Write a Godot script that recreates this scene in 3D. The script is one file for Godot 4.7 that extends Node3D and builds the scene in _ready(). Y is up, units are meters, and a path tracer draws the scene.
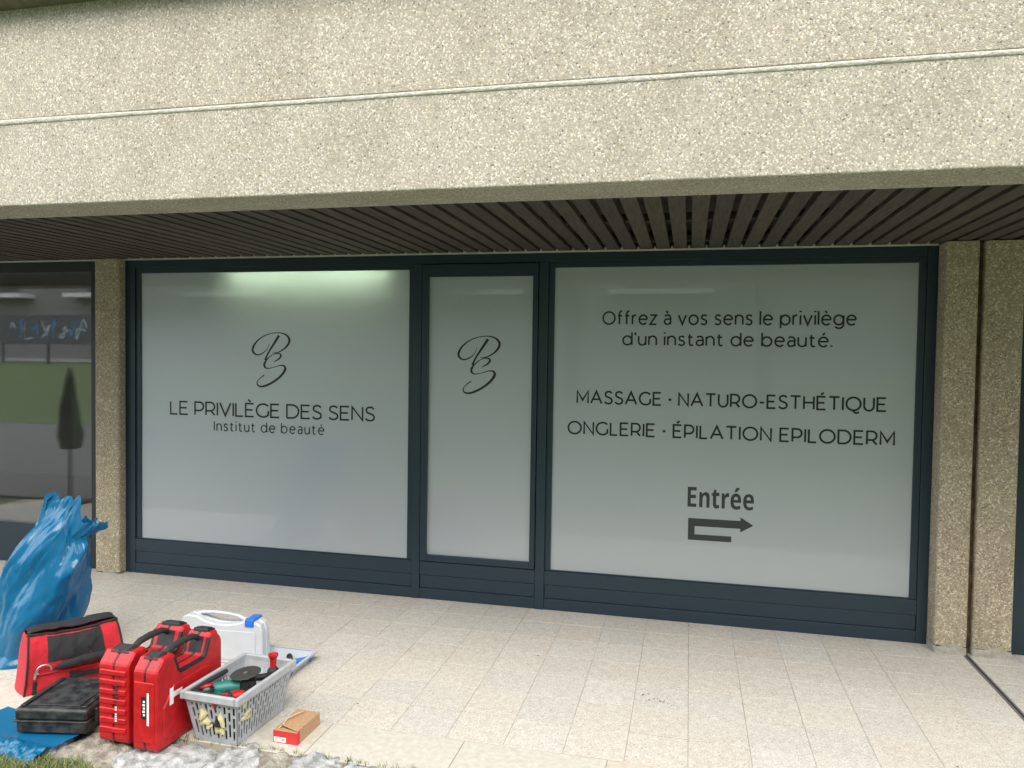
extends Node3D

# ---------------------------------------------------------------- mesh building
class Buf:
	var v := PackedVector3Array()
	var n := PackedVector3Array()

	func tri(a: Vector3, b: Vector3, c: Vector3, na: Vector3, nb: Vector3, nc: Vector3) -> void:
		var g := (a - c).cross(a - b)
		if g.length_squared() < 1e-18:
			return
		if g.dot(na + nb + nc) < 0.0:
			v.append_array([a, c, b])
			n.append_array([na, nc, nb])
		else:
			v.append_array([a, b, c])
			n.append_array([na, nb, nc])

	func quad(a: Vector3, b: Vector3, c: Vector3, d: Vector3, m: Vector3) -> void:
		tri(a, b, c, m, m, m)
		tri(a, c, d, m, m, m)

	# quad whose flat normal points away from "inside"
	func face(a: Vector3, b: Vector3, c: Vector3, d: Vector3, inside: Vector3) -> void:
		var m := (c - a).cross(d - b).normalized()
		if m.dot((a + b + c + d) * 0.25 - inside) < 0.0:
			m = -m
		quad(a, b, c, d, m)

	# eight corners, 0-3 one end in order, 4-7 the other end
	func hexa(p: Array) -> void:
		var c := Vector3.ZERO
		for q in p:
			c += q / 8.0
		face(p[0], p[1], p[2], p[3], c)
		face(p[4], p[5], p[6], p[7], c)
		for i in 4:
			var j := (i + 1) % 4
			face(p[i], p[j], p[j + 4], p[i + 4], c)

	func box(lo: Vector3, hi: Vector3) -> void:
		hexa([Vector3(lo.x, lo.y, lo.z), Vector3(hi.x, lo.y, lo.z), Vector3(hi.x, hi.y, lo.z), Vector3(lo.x, hi.y, lo.z),
			Vector3(lo.x, lo.y, hi.z), Vector3(hi.x, lo.y, hi.z), Vector3(hi.x, hi.y, hi.z), Vector3(lo.x, hi.y, hi.z)])

	# box with rounded edges
	func rbox(lo: Vector3, hi: Vector3, r: float, seg := 2, t := Transform3D()) -> void:
		var mid := (lo + hi) * 0.5
		var h := (hi - lo) * 0.5
		r = minf(r, minf(h.x, minf(h.y, h.z)) * 0.999)
		for ax in 3:
			var u := (ax + 1) % 3
			var w := (ax + 2) % 3
			for s: float in [-1.0, 1.0]:
				var cu := []
				var cw := []
				for k in seg + 1:
					cu.append(-h[u] + r * (1.0 - tan((1.0 - float(k) / seg) * PI / 4.0)))
					cw.append(-h[w] + r * (1.0 - tan((1.0 - float(k) / seg) * PI / 4.0)))
				for k in seg + 1:
					cu.append(h[u] - r * (1.0 - tan(float(k) / seg * PI / 4.0)))
					cw.append(h[w] - r * (1.0 - tan(float(k) / seg * PI / 4.0)))
				var pos := []
				var nor := []
				for i in cu.size():
					for j in cw.size():
						var p := Vector3()
						p[ax] = s * h[ax]
						p[u] = cu[i]
						p[w] = cw[j]
						var q := Vector3(clampf(p.x, -h.x + r, h.x - r), clampf(p.y, -h.y + r, h.y - r), clampf(p.z, -h.z + r, h.z - r))
						var m := (p - q).normalized()
						pos.append(t * (mid + q + m * r))
						nor.append((t.basis * m).normalized())
				var c := cw.size()
				for i in cu.size() - 1:
					for j in c - 1:
						var k := i * c + j
						tri(pos[k], pos[k + c], pos[k + c + 1], nor[k], nor[k + c], nor[k + c + 1])
						tri(pos[k], pos[k + c + 1], pos[k + 1], nor[k], nor[k + c + 1], nor[k + 1])

	# polygon in x,y pushed along z by depth, edges bevelled, placed by t
	func prism(poly: PackedVector2Array, depth: float, bevel: float, t := Transform3D()) -> void:
		if not Geometry2D.is_polygon_clockwise(poly):
			poly.reverse()
		var cnt := poly.size()
		var inner := PackedVector2Array()
		for i in cnt:
			var e0 := (poly[i] - poly[(i + cnt - 1) % cnt]).normalized()
			var e1 := (poly[(i + 1) % cnt] - poly[i]).normalized()
			var n0 := Vector2(-e0.y, e0.x)
			var n1 := Vector2(-e1.y, e1.x)
			var m := (n0 + n1) / maxf(0.4, 1.0 + n0.dot(n1))
			inner.append(poly[i] - m * bevel)
		var idx := Geometry2D.triangulate_polygon(inner)
		for side: float in [0.0, 1.0]:
			var m := t.basis * Vector3(0, 0, side * 2.0 - 1.0)
			for k in range(0, idx.size(), 3):
				var q := []
				for d in 3:
					var p: Vector2 = inner[idx[k + d]]
					q.append(t * Vector3(p.x, p.y, side * depth))
				tri(q[0], q[1], q[2], m, m, m)
		var rings := [[inner, 0.0], [poly, bevel], [poly, depth - bevel], [inner, depth]]
		for i in cnt:
			var j := (i + 1) % cnt
			var e := (poly[j] - poly[i]).normalized()
			var out := t.basis * Vector3(-e.y, e.x, 0)
			for k in 3:
				var a: PackedVector2Array = rings[k][0]
				var b: PackedVector2Array = rings[k + 1][0]
				var za: float = rings[k][1]
				var zb: float = rings[k + 1][1]
				var m := (out + t.basis * Vector3(0, 0, float(k - 1))).normalized()
				quad(t * Vector3(a[i].x, a[i].y, za), t * Vector3(a[j].x, a[j].y, za), t * Vector3(b[j].x, b[j].y, zb), t * Vector3(b[i].x, b[i].y, zb), m)

	func tube(pts: Array, radii: Array, sides := 10, flat := 1.0) -> void:
		var cnt := pts.size()
		var up := Vector3.UP
		var t0: Vector3 = (pts[1] - pts[0]).normalized()
		if absf(t0.dot(up)) > 0.9:
			up = Vector3.RIGHT
		var rings := []
		var norms := []
		for i in cnt:
			var a: Vector3 = pts[maxi(i - 1, 0)]
			var b: Vector3 = pts[mini(i + 1, cnt - 1)]
			var tan_ := (b - a).normalized()
			up = (up - tan_ * up.dot(tan_)).normalized()
			var side := tan_.cross(up)
			var r: float = radii[mini(i, radii.size() - 1)]
			var ring := []
			var nr := []
			for k in sides:
				var w := TAU * k / sides
				ring.append(pts[i] + side * cos(w) * r + up * sin(w) * r * flat)
				nr.append((side * cos(w) * flat + up * sin(w)).normalized())
			rings.append(ring)
			norms.append(nr)
		for i in cnt - 1:
			for k in sides:
				var l := (k + 1) % sides
				tri(rings[i][k], rings[i + 1][k], rings[i + 1][l], norms[i][k], norms[i + 1][k], norms[i + 1][l])
				tri(rings[i][k], rings[i + 1][l], rings[i][l], norms[i][k], norms[i + 1][l], norms[i][l])
		for e in [0, cnt - 1]:
			var d: Vector3 = (pts[0] - pts[1]).normalized() if e == 0 else (pts[cnt - 1] - pts[cnt - 2]).normalized()
			for k in sides:
				tri(pts[e], rings[e][k], rings[e][(k + 1) % sides], d, d, d)

	# profile of (radius, height) turned about y
	func lathe(prof: Array, seg: int, t := Transform3D()) -> void:
		for i in prof.size() - 1:
			var a: Vector2 = prof[i]
			var b: Vector2 = prof[i + 1]
			var d := b - a
			var pn := Vector2(d.y, -d.x).normalized()
			for k in seg:
				var w0 := TAU * k / seg
				var w1 := TAU * (k + 1) / seg
				var c0 := Vector3(cos(w0), 0, sin(w0))
				var c1 := Vector3(cos(w1), 0, sin(w1))
				var n0 := (t.basis * (c0 * pn.x + Vector3.UP * pn.y)).normalized()
				var n1 := (t.basis * (c1 * pn.x + Vector3.UP * pn.y)).normalized()
				var p0 := t * (c0 * a.x + Vector3.UP * a.y)
				var p1 := t * (c1 * a.x + Vector3.UP * a.y)
				var p2 := t * (c1 * b.x + Vector3.UP * b.y)
				var p3 := t * (c0 * b.x + Vector3.UP * b.y)
				tri(p0, p1, p2, n0, n1, n1)
				tri(p0, p2, p3, n0, n1, n0)

	# surface p(u, v), u and v from 0 to 1; "sign" picks the outer side
	func grid(f: Callable, nu: int, nv: int, sign_ := 1.0, wrap := false) -> void:
		var p := []
		for i in nu + 1:
			for j in nv + 1:
				p.append(f.call(float(i) / nu, float(j) / nv))
		var c := nv + 1
		var m := []
		for i in nu + 1:
			for j in nv + 1:
				var i0 := i - 1 if i > 0 else (nu - 1 if wrap else 0)
				var i1 := i + 1 if i < nu else (1 if wrap else nu)
				var j0 := maxi(j - 1, 0)
				var j1 := mini(j + 1, nv)
				var du: Vector3 = p[i1 * c + j] - p[i0 * c + j]
				var dv: Vector3 = p[i * c + j1] - p[i * c + j0]
				var k := du.cross(dv) * sign_
				m.append(k.normalized() if k.length() > 1e-12 else Vector3.UP)
		for i in nu:
			for j in nv:
				var k := i * c + j
				tri(p[k], p[k + c], p[k + c + 1], m[k], m[k + c], m[k + c + 1])
				tri(p[k], p[k + c + 1], p[k + 1], m[k], m[k + c + 1], m[k + 1])

	# flat ribbon in the plane z, mitred at its bends
	func ribbon(pts: PackedVector2Array, widths: Array, z: float, closed := false) -> void:
		var cnt := pts.size()
		var l := []
		var r := []
		for i in cnt:
			var a := pts[(i + cnt - 1) % cnt] if closed or i > 0 else pts[i] * 2.0 - pts[i + 1]
			var b := pts[(i + 1) % cnt] if closed or i < cnt - 1 else pts[i] * 2.0 - pts[i - 1]
			var e0 := (pts[i] - a).normalized()
			var e1 := (b - pts[i]).normalized()
			var n0 := Vector2(-e0.y, e0.x)
			var n1 := Vector2(-e1.y, e1.x)
			var m := (n0 + n1) / maxf(0.28, 1.0 + n0.dot(n1))
			var w: float = widths[mini(i, widths.size() - 1)] * 0.5
			l.append(Vector3(pts[i].x + m.x * w, pts[i].y + m.y * w, z))
			r.append(Vector3(pts[i].x - m.x * w, pts[i].y - m.y * w, z))
		for i in (cnt if closed else cnt - 1):
			var j := (i + 1) % cnt
			quad(l[i], l[j], r[j], r[i], Vector3(0, 0, 1))

	func mesh() -> ArrayMesh:
		var a := []
		a.resize(Mesh.ARRAY_MAX)
		a[Mesh.ARRAY_VERTEX] = v
		a[Mesh.ARRAY_NORMAL] = n
		var m := ArrayMesh.new()
		m.add_surface_from_arrays(Mesh.PRIMITIVE_TRIANGLES, a)
		return m

# ---------------------------------------------------------------- nodes
var taken := {}
var M := {}
var rng := RandomNumberGenerator.new()

func numbered(called: String) -> String:
	var k: int = taken.get(called, 0)
	taken[called] = k + 1
	return called if k == 0 else "%s_%03d" % [called, k]

func tag(o: Node, label: String, category: String, group := "", kind := "") -> void:
	if label: o.set_meta("label", label)
	if category: o.set_meta("category", category)
	if group: o.set_meta("group", group)
	if kind: o.set_meta("kind", kind)

func thing(called: String, label: String, category: String, at := Vector3.ZERO, turn := 0.0, group := "") -> Node3D:
	var o := Node3D.new()
	o.name = numbered(called)
	add_child(o)
	o.position = at
	o.rotation.y = turn
	tag(o, label, category, group)
	return o

func part(called: String, shape, m: Material, parent: Node, at := Vector3.ZERO) -> MeshInstance3D:
	var o := MeshInstance3D.new()
	o.name = called
	o.mesh = shape.mesh() if shape is Buf else shape
	o.material_override = m
	o.position = at
	parent.add_child(o, true)
	return o

func struct_node(called: String, label := "", category := "") -> Node3D:
	var o := Node3D.new()
	o.name = called
	add_child(o)
	tag(o, label, category, "", "structure")
	return o

func struct(called: String, shape, m: Material, label := "", category := "") -> MeshInstance3D:
	var o := part(called, shape, m, self)
	tag(o, label, category, "", "structure")
	return o

func boxbuf(x0: float, y0: float, z0: float, x1: float, y1: float, z1: float, r := 0.0) -> Buf:
	var b := Buf.new()
	if r > 0.0:
		b.rbox(Vector3(x0, y0, z0), Vector3(x1, y1, z1), r, 2)
	else:
		b.box(Vector3(x0, y0, z0), Vector3(x1, y1, z1))
	return b

# ---------------------------------------------------------------- materials
func mat(r: float, g: float, b: float, rough := 0.7, spec := 0.5) -> StandardMaterial3D:
	var m := StandardMaterial3D.new()
	m.albedo_color = Color(r, g, b).linear_to_srgb()
	m.roughness = rough
	m.metallic_specular = spec
	return m

func noise_image(size: int, seed_: int, freq: float, type := FastNoiseLite.TYPE_SIMPLEX_SMOOTH, oct := 4, ret := -1) -> PackedByteArray:
	var f := FastNoiseLite.new()
	f.seed = seed_
	f.noise_type = type
	f.frequency = freq
	f.fractal_octaves = oct
	f.fractal_type = FastNoiseLite.FRACTAL_FBM if oct > 1 else FastNoiseLite.FRACTAL_NONE
	if ret >= 0:
		f.cellular_return_type = ret
		f.cellular_jitter = 1.0
	var im := f.get_image(size, size) if type == FastNoiseLite.TYPE_CELLULAR else f.get_seamless_image(size, size, false, false, 0.1)
	im.convert(Image.FORMAT_L8)
	return im.get_data()

func tex(data: PackedByteArray, size: int, format := Image.FORMAT_RGB8) -> ImageTexture:
	return ImageTexture.create_from_image(Image.create_from_data(size, size, false, format, data))

func s8(c: float) -> int:
	var s := 12.92 * c if c <= 0.0031308 else 1.055 * pow(c, 1.0 / 2.4) - 0.055
	return clampi(int(s * 255.0 + 0.5), 0, 255)

# pebbles in a cement ground: palette entries are [share, r, g, b] (linear), ground is the cement
func pebbles(size: int, seed_: int, px: float, palette: Array, ground: Array, gap: int) -> Array:
	var cell := noise_image(size, seed_, 1.0 / px, FastNoiseLite.TYPE_CELLULAR, 1, FastNoiseLite.RETURN_CELL_VALUE)
	var edge := noise_image(size, seed_, 1.0 / px, FastNoiseLite.TYPE_CELLULAR, 1, FastNoiseLite.RETURN_DISTANCE2_SUB)
	var fine := noise_image(size, seed_ + 7, 0.35, FastNoiseLite.TYPE_SIMPLEX, 2)
	# rank cell values so that the shares of the palette come out whatever their distribution
	var hist := PackedInt32Array()
	hist.resize(256)
	for c in cell:
		hist[c] += 1
	var lut := []
	var acc := 0
	var r := RandomNumberGenerator.new()
	r.seed = seed_
	for c in 256:
		# shuffled: neighbouring values get unrelated colours
		var k := r.randf()
		var pick: Array = palette[palette.size() - 1]
		var sum := 0.0
		for p in palette:
			sum += p[0]
			if k <= sum:
				pick = p
				break
		var j := 0.8 + 0.4 * r.randf()
		lut.append([pick[1] * j, pick[2] * j, pick[3] * j])
		acc += hist[c]
	var rgb := PackedByteArray()
	rgb.resize(size * size * 3)
	var high := PackedByteArray()
	high.resize(size * size)
	var tab := PackedByteArray()
	for i in 4096:
		tab.append(s8(i / 4095.0))
	var gr: float = ground[0]
	var gg: float = ground[1]
	var gb: float = ground[2]
	for i in size * size:
		var e := edge[i]
		var f := 0.82 + fine[i] / 700.0
		var t := clampf((e - gap) / 26.0, 0.0, 1.0)
		var c: Array = lut[cell[i]]
		rgb[i * 3] = tab[clampi(int((gr + (c[0] - gr) * t) * f * 4095.0), 0, 4095)]
		rgb[i * 3 + 1] = tab[clampi(int((gg + (c[1] - gg) * t) * f * 4095.0), 0, 4095)]
		rgb[i * 3 + 2] = tab[clampi(int((gb + (c[2] - gb) * t) * f * 4095.0), 0, 4095)]
		high[i] = clampi(int(t * 150.0 + minf(e, 120.0) * 0.5 + fine[i] * 0.15), 0, 255)
	return [tex(rgb, size), tex(high, size, Image.FORMAT_L8)]

# smooth patches between two colours
func patches(size: int, seed_: int, freq: float, a: Array, b: Array, oct := 5, sharp := 1.0) -> ImageTexture:
	var d := noise_image(size, seed_, freq, FastNoiseLite.TYPE_SIMPLEX_SMOOTH, oct)
	var rgb := PackedByteArray()
	rgb.resize(size * size * 3)
	for i in size * size:
		var t := clampf((d[i] / 255.0 - 0.5) * sharp + 0.5, 0.0, 1.0)
		for k in 3:
			rgb[i * 3 + k] = s8(lerpf(a[k], b[k], t))
	return tex(rgb, size)

func grey_noise(size: int, seed_: int, freq: float, oct := 4) -> ImageTexture:
	return tex(noise_image(size, seed_, freq, FastNoiseLite.TYPE_SIMPLEX_SMOOTH, oct), size, Image.FORMAT_L8)

func world_tex(m: StandardMaterial3D, albedo: Texture2D, metres: float, height: Texture2D = null, relief := 0.0, in_world := true) -> StandardMaterial3D:
	m.uv1_triplanar = true
	m.uv1_world_triplanar = in_world
	m.uv1_triplanar_sharpness = 8.0
	m.uv1_scale = Vector3.ONE / metres
	if albedo:
		m.albedo_color = Color.WHITE
		m.albedo_texture = albedo
	if height:
		m.heightmap_enabled = true
		m.heightmap_texture = height
		m.heightmap_scale = relief
	return m

func stain(m: StandardMaterial3D, t: Texture2D, scale: Vector3, in_world := true) -> StandardMaterial3D:
	m.detail_enabled = true
	m.detail_albedo = t
	m.detail_blend_mode = BaseMaterial3D.BLEND_MODE_MUL
	m.detail_uv_layer = BaseMaterial3D.DETAIL_UV_2
	m.uv2_triplanar = true
	m.uv2_world_triplanar = in_world
	m.uv2_triplanar_sharpness = 8.0
	m.uv2_scale = scale
	return m

func make_materials() -> void:
	var agg := pebbles(1024, 11, 6.2, [[0.18, 0.7, 0.68, 0.63], [0.34, 0.49, 0.465, 0.405], [0.27, 0.44, 0.415, 0.36], [0.14, 0.5, 0.45, 0.355], [0.06, 0.33, 0.315, 0.29], [0.01, 0.18, 0.18, 0.19]], [0.45, 0.425, 0.37], 4)
	var agg2 := pebbles(1024, 23, 7.0, [[0.14, 0.62, 0.56, 0.45], [0.34, 0.41, 0.355, 0.255], [0.28, 0.35, 0.295, 0.205], [0.16, 0.46, 0.385, 0.26], [0.08, 0.24, 0.205, 0.15], [0.02, 0.08, 0.07, 0.06]], [0.36, 0.305, 0.215], 6)
	var weather := patches(512, 31, 0.012, [0.86, 0.85, 0.825], [1, 1, 1], 6, 1.3)
	M.fascia = stain(world_tex(mat(1, 1, 1, 0.9), agg[0], 1.2, agg[1], 0.2), weather, Vector3(0.4, 0.22, 0.4))
	M.upper = stain(world_tex(mat(1, 1, 1, 0.9), agg[0], 1.29, agg[1], 0.22), weather, Vector3(0.5, 0.15, 0.4))
	M.fascia.albedo_color = Color(0.965, 0.94, 0.91).linear_to_srgb()
	M.upper.albedo_color = Color(1.0, 0.955, 0.92).linear_to_srgb()
	M.pillar = stain(world_tex(mat(1, 1, 1, 0.9), agg2[0], 1.25, agg2[1], 0.3), weather, Vector3(0.7, 0.5, 0.7))
	var cement := patches(512, 41, 0.02, [0.47, 0.44, 0.385], [0.62, 0.59, 0.53], 6, 1.4)
	var rough := grey_noise(512, 43, 0.06, 5)
	M.cement = world_tex(mat(1, 1, 1, 0.9), cement, 0.6, rough, 0.4)
	M.footing = world_tex(mat(1, 1, 1, 0.9), patches(256, 42, 0.03, [0.27, 0.25, 0.21], [0.42, 0.4, 0.35], 5), 0.4, rough, 0.3)
	var darkc := patches(512, 47, 0.02, [0.10, 0.10, 0.06], [0.2, 0.19, 0.13], 5)
	M.mossy = world_tex(mat(1, 1, 1, 0.95), darkc, 0.8, rough, 0.5)
	# floor tiles: fine stone chips in pale cement
	var chips := pebbles(1024, 53, 6.0, [[0.36, 0.72, 0.68, 0.63], [0.3, 0.65, 0.60, 0.545], [0.22, 0.68, 0.61, 0.545], [0.10, 0.54, 0.485, 0.425], [0.02, 0.3, 0.26, 0.22]], [0.66, 0.61, 0.55], 6)
	var soil := patches(1024, 59, 0.045, [0.87, 0.85, 0.82], [1, 1, 1], 7, 1.4)
	for k in 5:
		var m := stain(world_tex(mat(1, 1, 1, 0.62), chips[0], 0.9, chips[1], 0.06), soil, Vector3(0.35, 0.35, 0.35))
		m.albedo_color = [Color(0.855, 0.88, 0.88), Color(0.83, 0.845, 0.835), Color(0.855, 0.865, 0.85), Color(0.815, 0.84, 0.845), Color(0.84, 0.845, 0.825)][k].linear_to_srgb()
		m.uv1_offset = Vector3(0.37 * k, 0.11 * k, 0.53 * k)
		M["tile%d" % k] = m
	var slabt := patches(512, 61, 0.03, [0.6, 0.545, 0.45], [0.7, 0.65, 0.56], 6)
	for k in 2:
		M["slab%d" % k] = stain(world_tex(mat(1, 1, 1, 0.6), slabt, 0.8, rough, 0.08), soil, Vector3(0.5, 0.5, 0.5))
		M["slab%d" % k].albedo_color = [Color(0.83, 0.86, 0.90), Color(0.84, 0.84, 0.83)][k].linear_to_srgb()
		M["slab%d" % k].uv1_offset = Vector3(0.3 * k, 0, 0.6 * k)
	M.grout = mat(0.33, 0.29, 0.235, 0.95)
	var asph := pebbles(512, 67, 5.0, [[0.5, 0.12, 0.12, 0.12], [0.3, 0.19, 0.19, 0.18], [0.2, 0.07, 0.07, 0.07]], [0.09, 0.09, 0.09], 10)
	M.asphalt = world_tex(mat(1, 1, 1, 0.9), asph[0], 0.8, asph[1], 0.3)
	var grasst := patches(512, 71, 0.05, [0.045, 0.082, 0.02], [0.11, 0.155, 0.05], 5, 1.4)
	M.lawn = stain(world_tex(mat(1, 1, 1, 0.95), grasst, 1.3, rough, 1.5), weather, Vector3(0.11, 0.11, 0.11))
	var dirt := patches(512, 73, 0.04, [0.09, 0.075, 0.05], [0.2, 0.17, 0.12], 5)
	M.dirt = world_tex(mat(1, 1, 1, 0.95), dirt, 0.7, rough, 1.5)
	# dark lacquered aluminium
	M.frame = mat(0.011, 0.027, 0.041, 0.36)
	M.frame_black = mat(0.012, 0.014, 0.017, 0.45)
	M.gasket = mat(0.008, 0.008, 0.009, 0.6)
	M.trim = mat(0.5, 0.5, 0.46, 0.5)
	for k in 4:
		var wood := patches(256, 83 + k, 0.02, [[0.04, 0.032, 0.026], [0.047, 0.039, 0.032], [0.035, 0.03, 0.025], [0.052, 0.041, 0.032]][k], [[0.084, 0.069, 0.055], [0.09, 0.077, 0.064], [0.072, 0.06, 0.05], [0.095, 0.076, 0.058]][k], 5, 1.5)
		var m := world_tex(mat(1, 1, 1, 0.75), wood, 1.0, rough, 0.12)
		m.uv1_scale = Vector3(9, 9, 0.7)
		M["slat%d" % k] = m
	M.void = mat(0.2, 0.19, 0.175, 0.95)
	M.filler = world_tex(mat(1, 1, 1, 0.9), patches(256, 91, 0.02, [0.06, 0.04, 0.022], [0.17, 0.1, 0.05], 5, 1.5), 0.5, rough, 0.4)
	# frosted film behind glass
	M.film = mat(0.50, 0.545, 0.58, 0.45)
	M.film.metallic = 0.45
	M.film.clearcoat_enabled = true
	M.film.clearcoat = 1.0
	M.film.clearcoat_roughness = 0.02
	M.film.backlight_enabled = true
	M.film.backlight = Color(0.4, 0.42, 0.4).linear_to_srgb()
	M.glass = mat(0.9, 0.95, 0.93, 0.02)
	M.glass.transparency = BaseMaterial3D.TRANSPARENCY_ALPHA
	M.glass.albedo_color.a = 0.004
	M.ink = mat(0.012, 0.016, 0.014, 0.4)
	M.ink2 = mat(0.03, 0.035, 0.034, 0.4)
	M.plaster = mat(0.25, 0.25, 0.235, 0.9)
	M.darkroom = mat(0.22, 0.21, 0.19, 0.9)
	M.tube = mat(0.9, 0.95, 0.9, 0.3)
	M.tube.emission_enabled = true
	M.tube.emission = Color(0.93, 1.0, 0.88)
	M.tube.emission_energy_multiplier = 26.0
	M.white_metal = mat(0.7, 0.7, 0.68, 0.4)
	M.red = world_tex(mat(0.50, 0.010, 0.014, 0.42), null, 0.3, rough, 0.01, false)
	stain(M.red, patches(512, 101, 0.02, [0.72, 0.66, 0.66], [1, 1, 1], 7, 1.6), Vector3(1.6, 1.6, 1.6), false)
	M.black = mat(0.014, 0.014, 0.015, 0.5)
	M.rubber = mat(0.022, 0.022, 0.023, 0.75)
	var blk := patches(512, 103, 0.008, [0.010, 0.010, 0.011], [0.055, 0.054, 0.051], 7, 1.7)
	M.scuffed = world_tex(mat(1, 1, 1, 0.45), blk, 0.35, rough, 0.06, false)
	M.red_cloth = world_tex(mat(0.52, 0.012, 0.025, 0.85), null, 0.05, grey_noise(256, 107, 0.2, 3), 0.15, false)
	M.red_cloth.rim_enabled = true
	M.red_cloth.rim = 0.4
	M.black_cloth = world_tex(mat(0.02, 0.02, 0.022, 0.9), null, 0.05, grey_noise(256, 107, 0.2, 3), 0.15, false)
	M.steel = mat(0.6, 0.6, 0.6, 0.3)
	M.steel.metallic = 0.9
	M.grey_plastic = stain(mat(0.42, 0.44, 0.47, 0.5), patches(256, 109, 0.03, [0.82, 0.81, 0.78], [1, 1, 1], 5, 1.2), Vector3(2, 2, 2), false)
	M.white_plastic = stain(mat(0.5, 0.52, 0.55, 0.42), patches(256, 113, 0.03, [0.93, 0.925, 0.91], [1, 1, 1], 5, 1.2), Vector3(1.5, 1.5, 1.5), false)
	M.tray_plastic = mat(0.42, 0.45, 0.5, 0.5)
	M.blue_clip = mat(0.02, 0.14, 0.55, 0.4)
	M.foam = mat(0.6, 0.55, 0.3, 0.9)
	M.teal = mat(0.012, 0.16, 0.14, 0.45)
	M.paper = mat(0.8, 0.8, 0.78, 0.7)
	M.card = world_tex(mat(1, 1, 1, 0.85), patches(256, 127, 0.04, [0.36, 0.21, 0.11], [0.48, 0.3, 0.17], 5), 0.25, null, 0.0, false)
	M.card_red = mat(0.55, 0.03, 0.03, 0.6)
	M.twine = mat(0.62, 0.45, 0.3, 0.9)
	M.blue = mat(0.006, 0.125, 0.255, 0.19)
	M.blue.backlight_enabled = true
	M.blue.backlight = Color(0.02, 0.12, 0.3).linear_to_srgb()
	world_tex(M.blue, null, 0.35, grey_noise(512, 131, 0.03, 3), 0.06, false)
	M.stone0 = world_tex(mat(1, 1, 1, 0.9), patches(512, 137, 0.012, [0.2, 0.2, 0.19], [0.44, 0.445, 0.445], 7, 1.8), 0.5, rough, 0.5)
	M.stone1 = world_tex(mat(1, 1, 1, 0.9), patches(512, 139, 0.012, [0.18, 0.16, 0.125], [0.36, 0.335, 0.28], 7, 1.8), 0.5, rough, 0.5)

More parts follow.
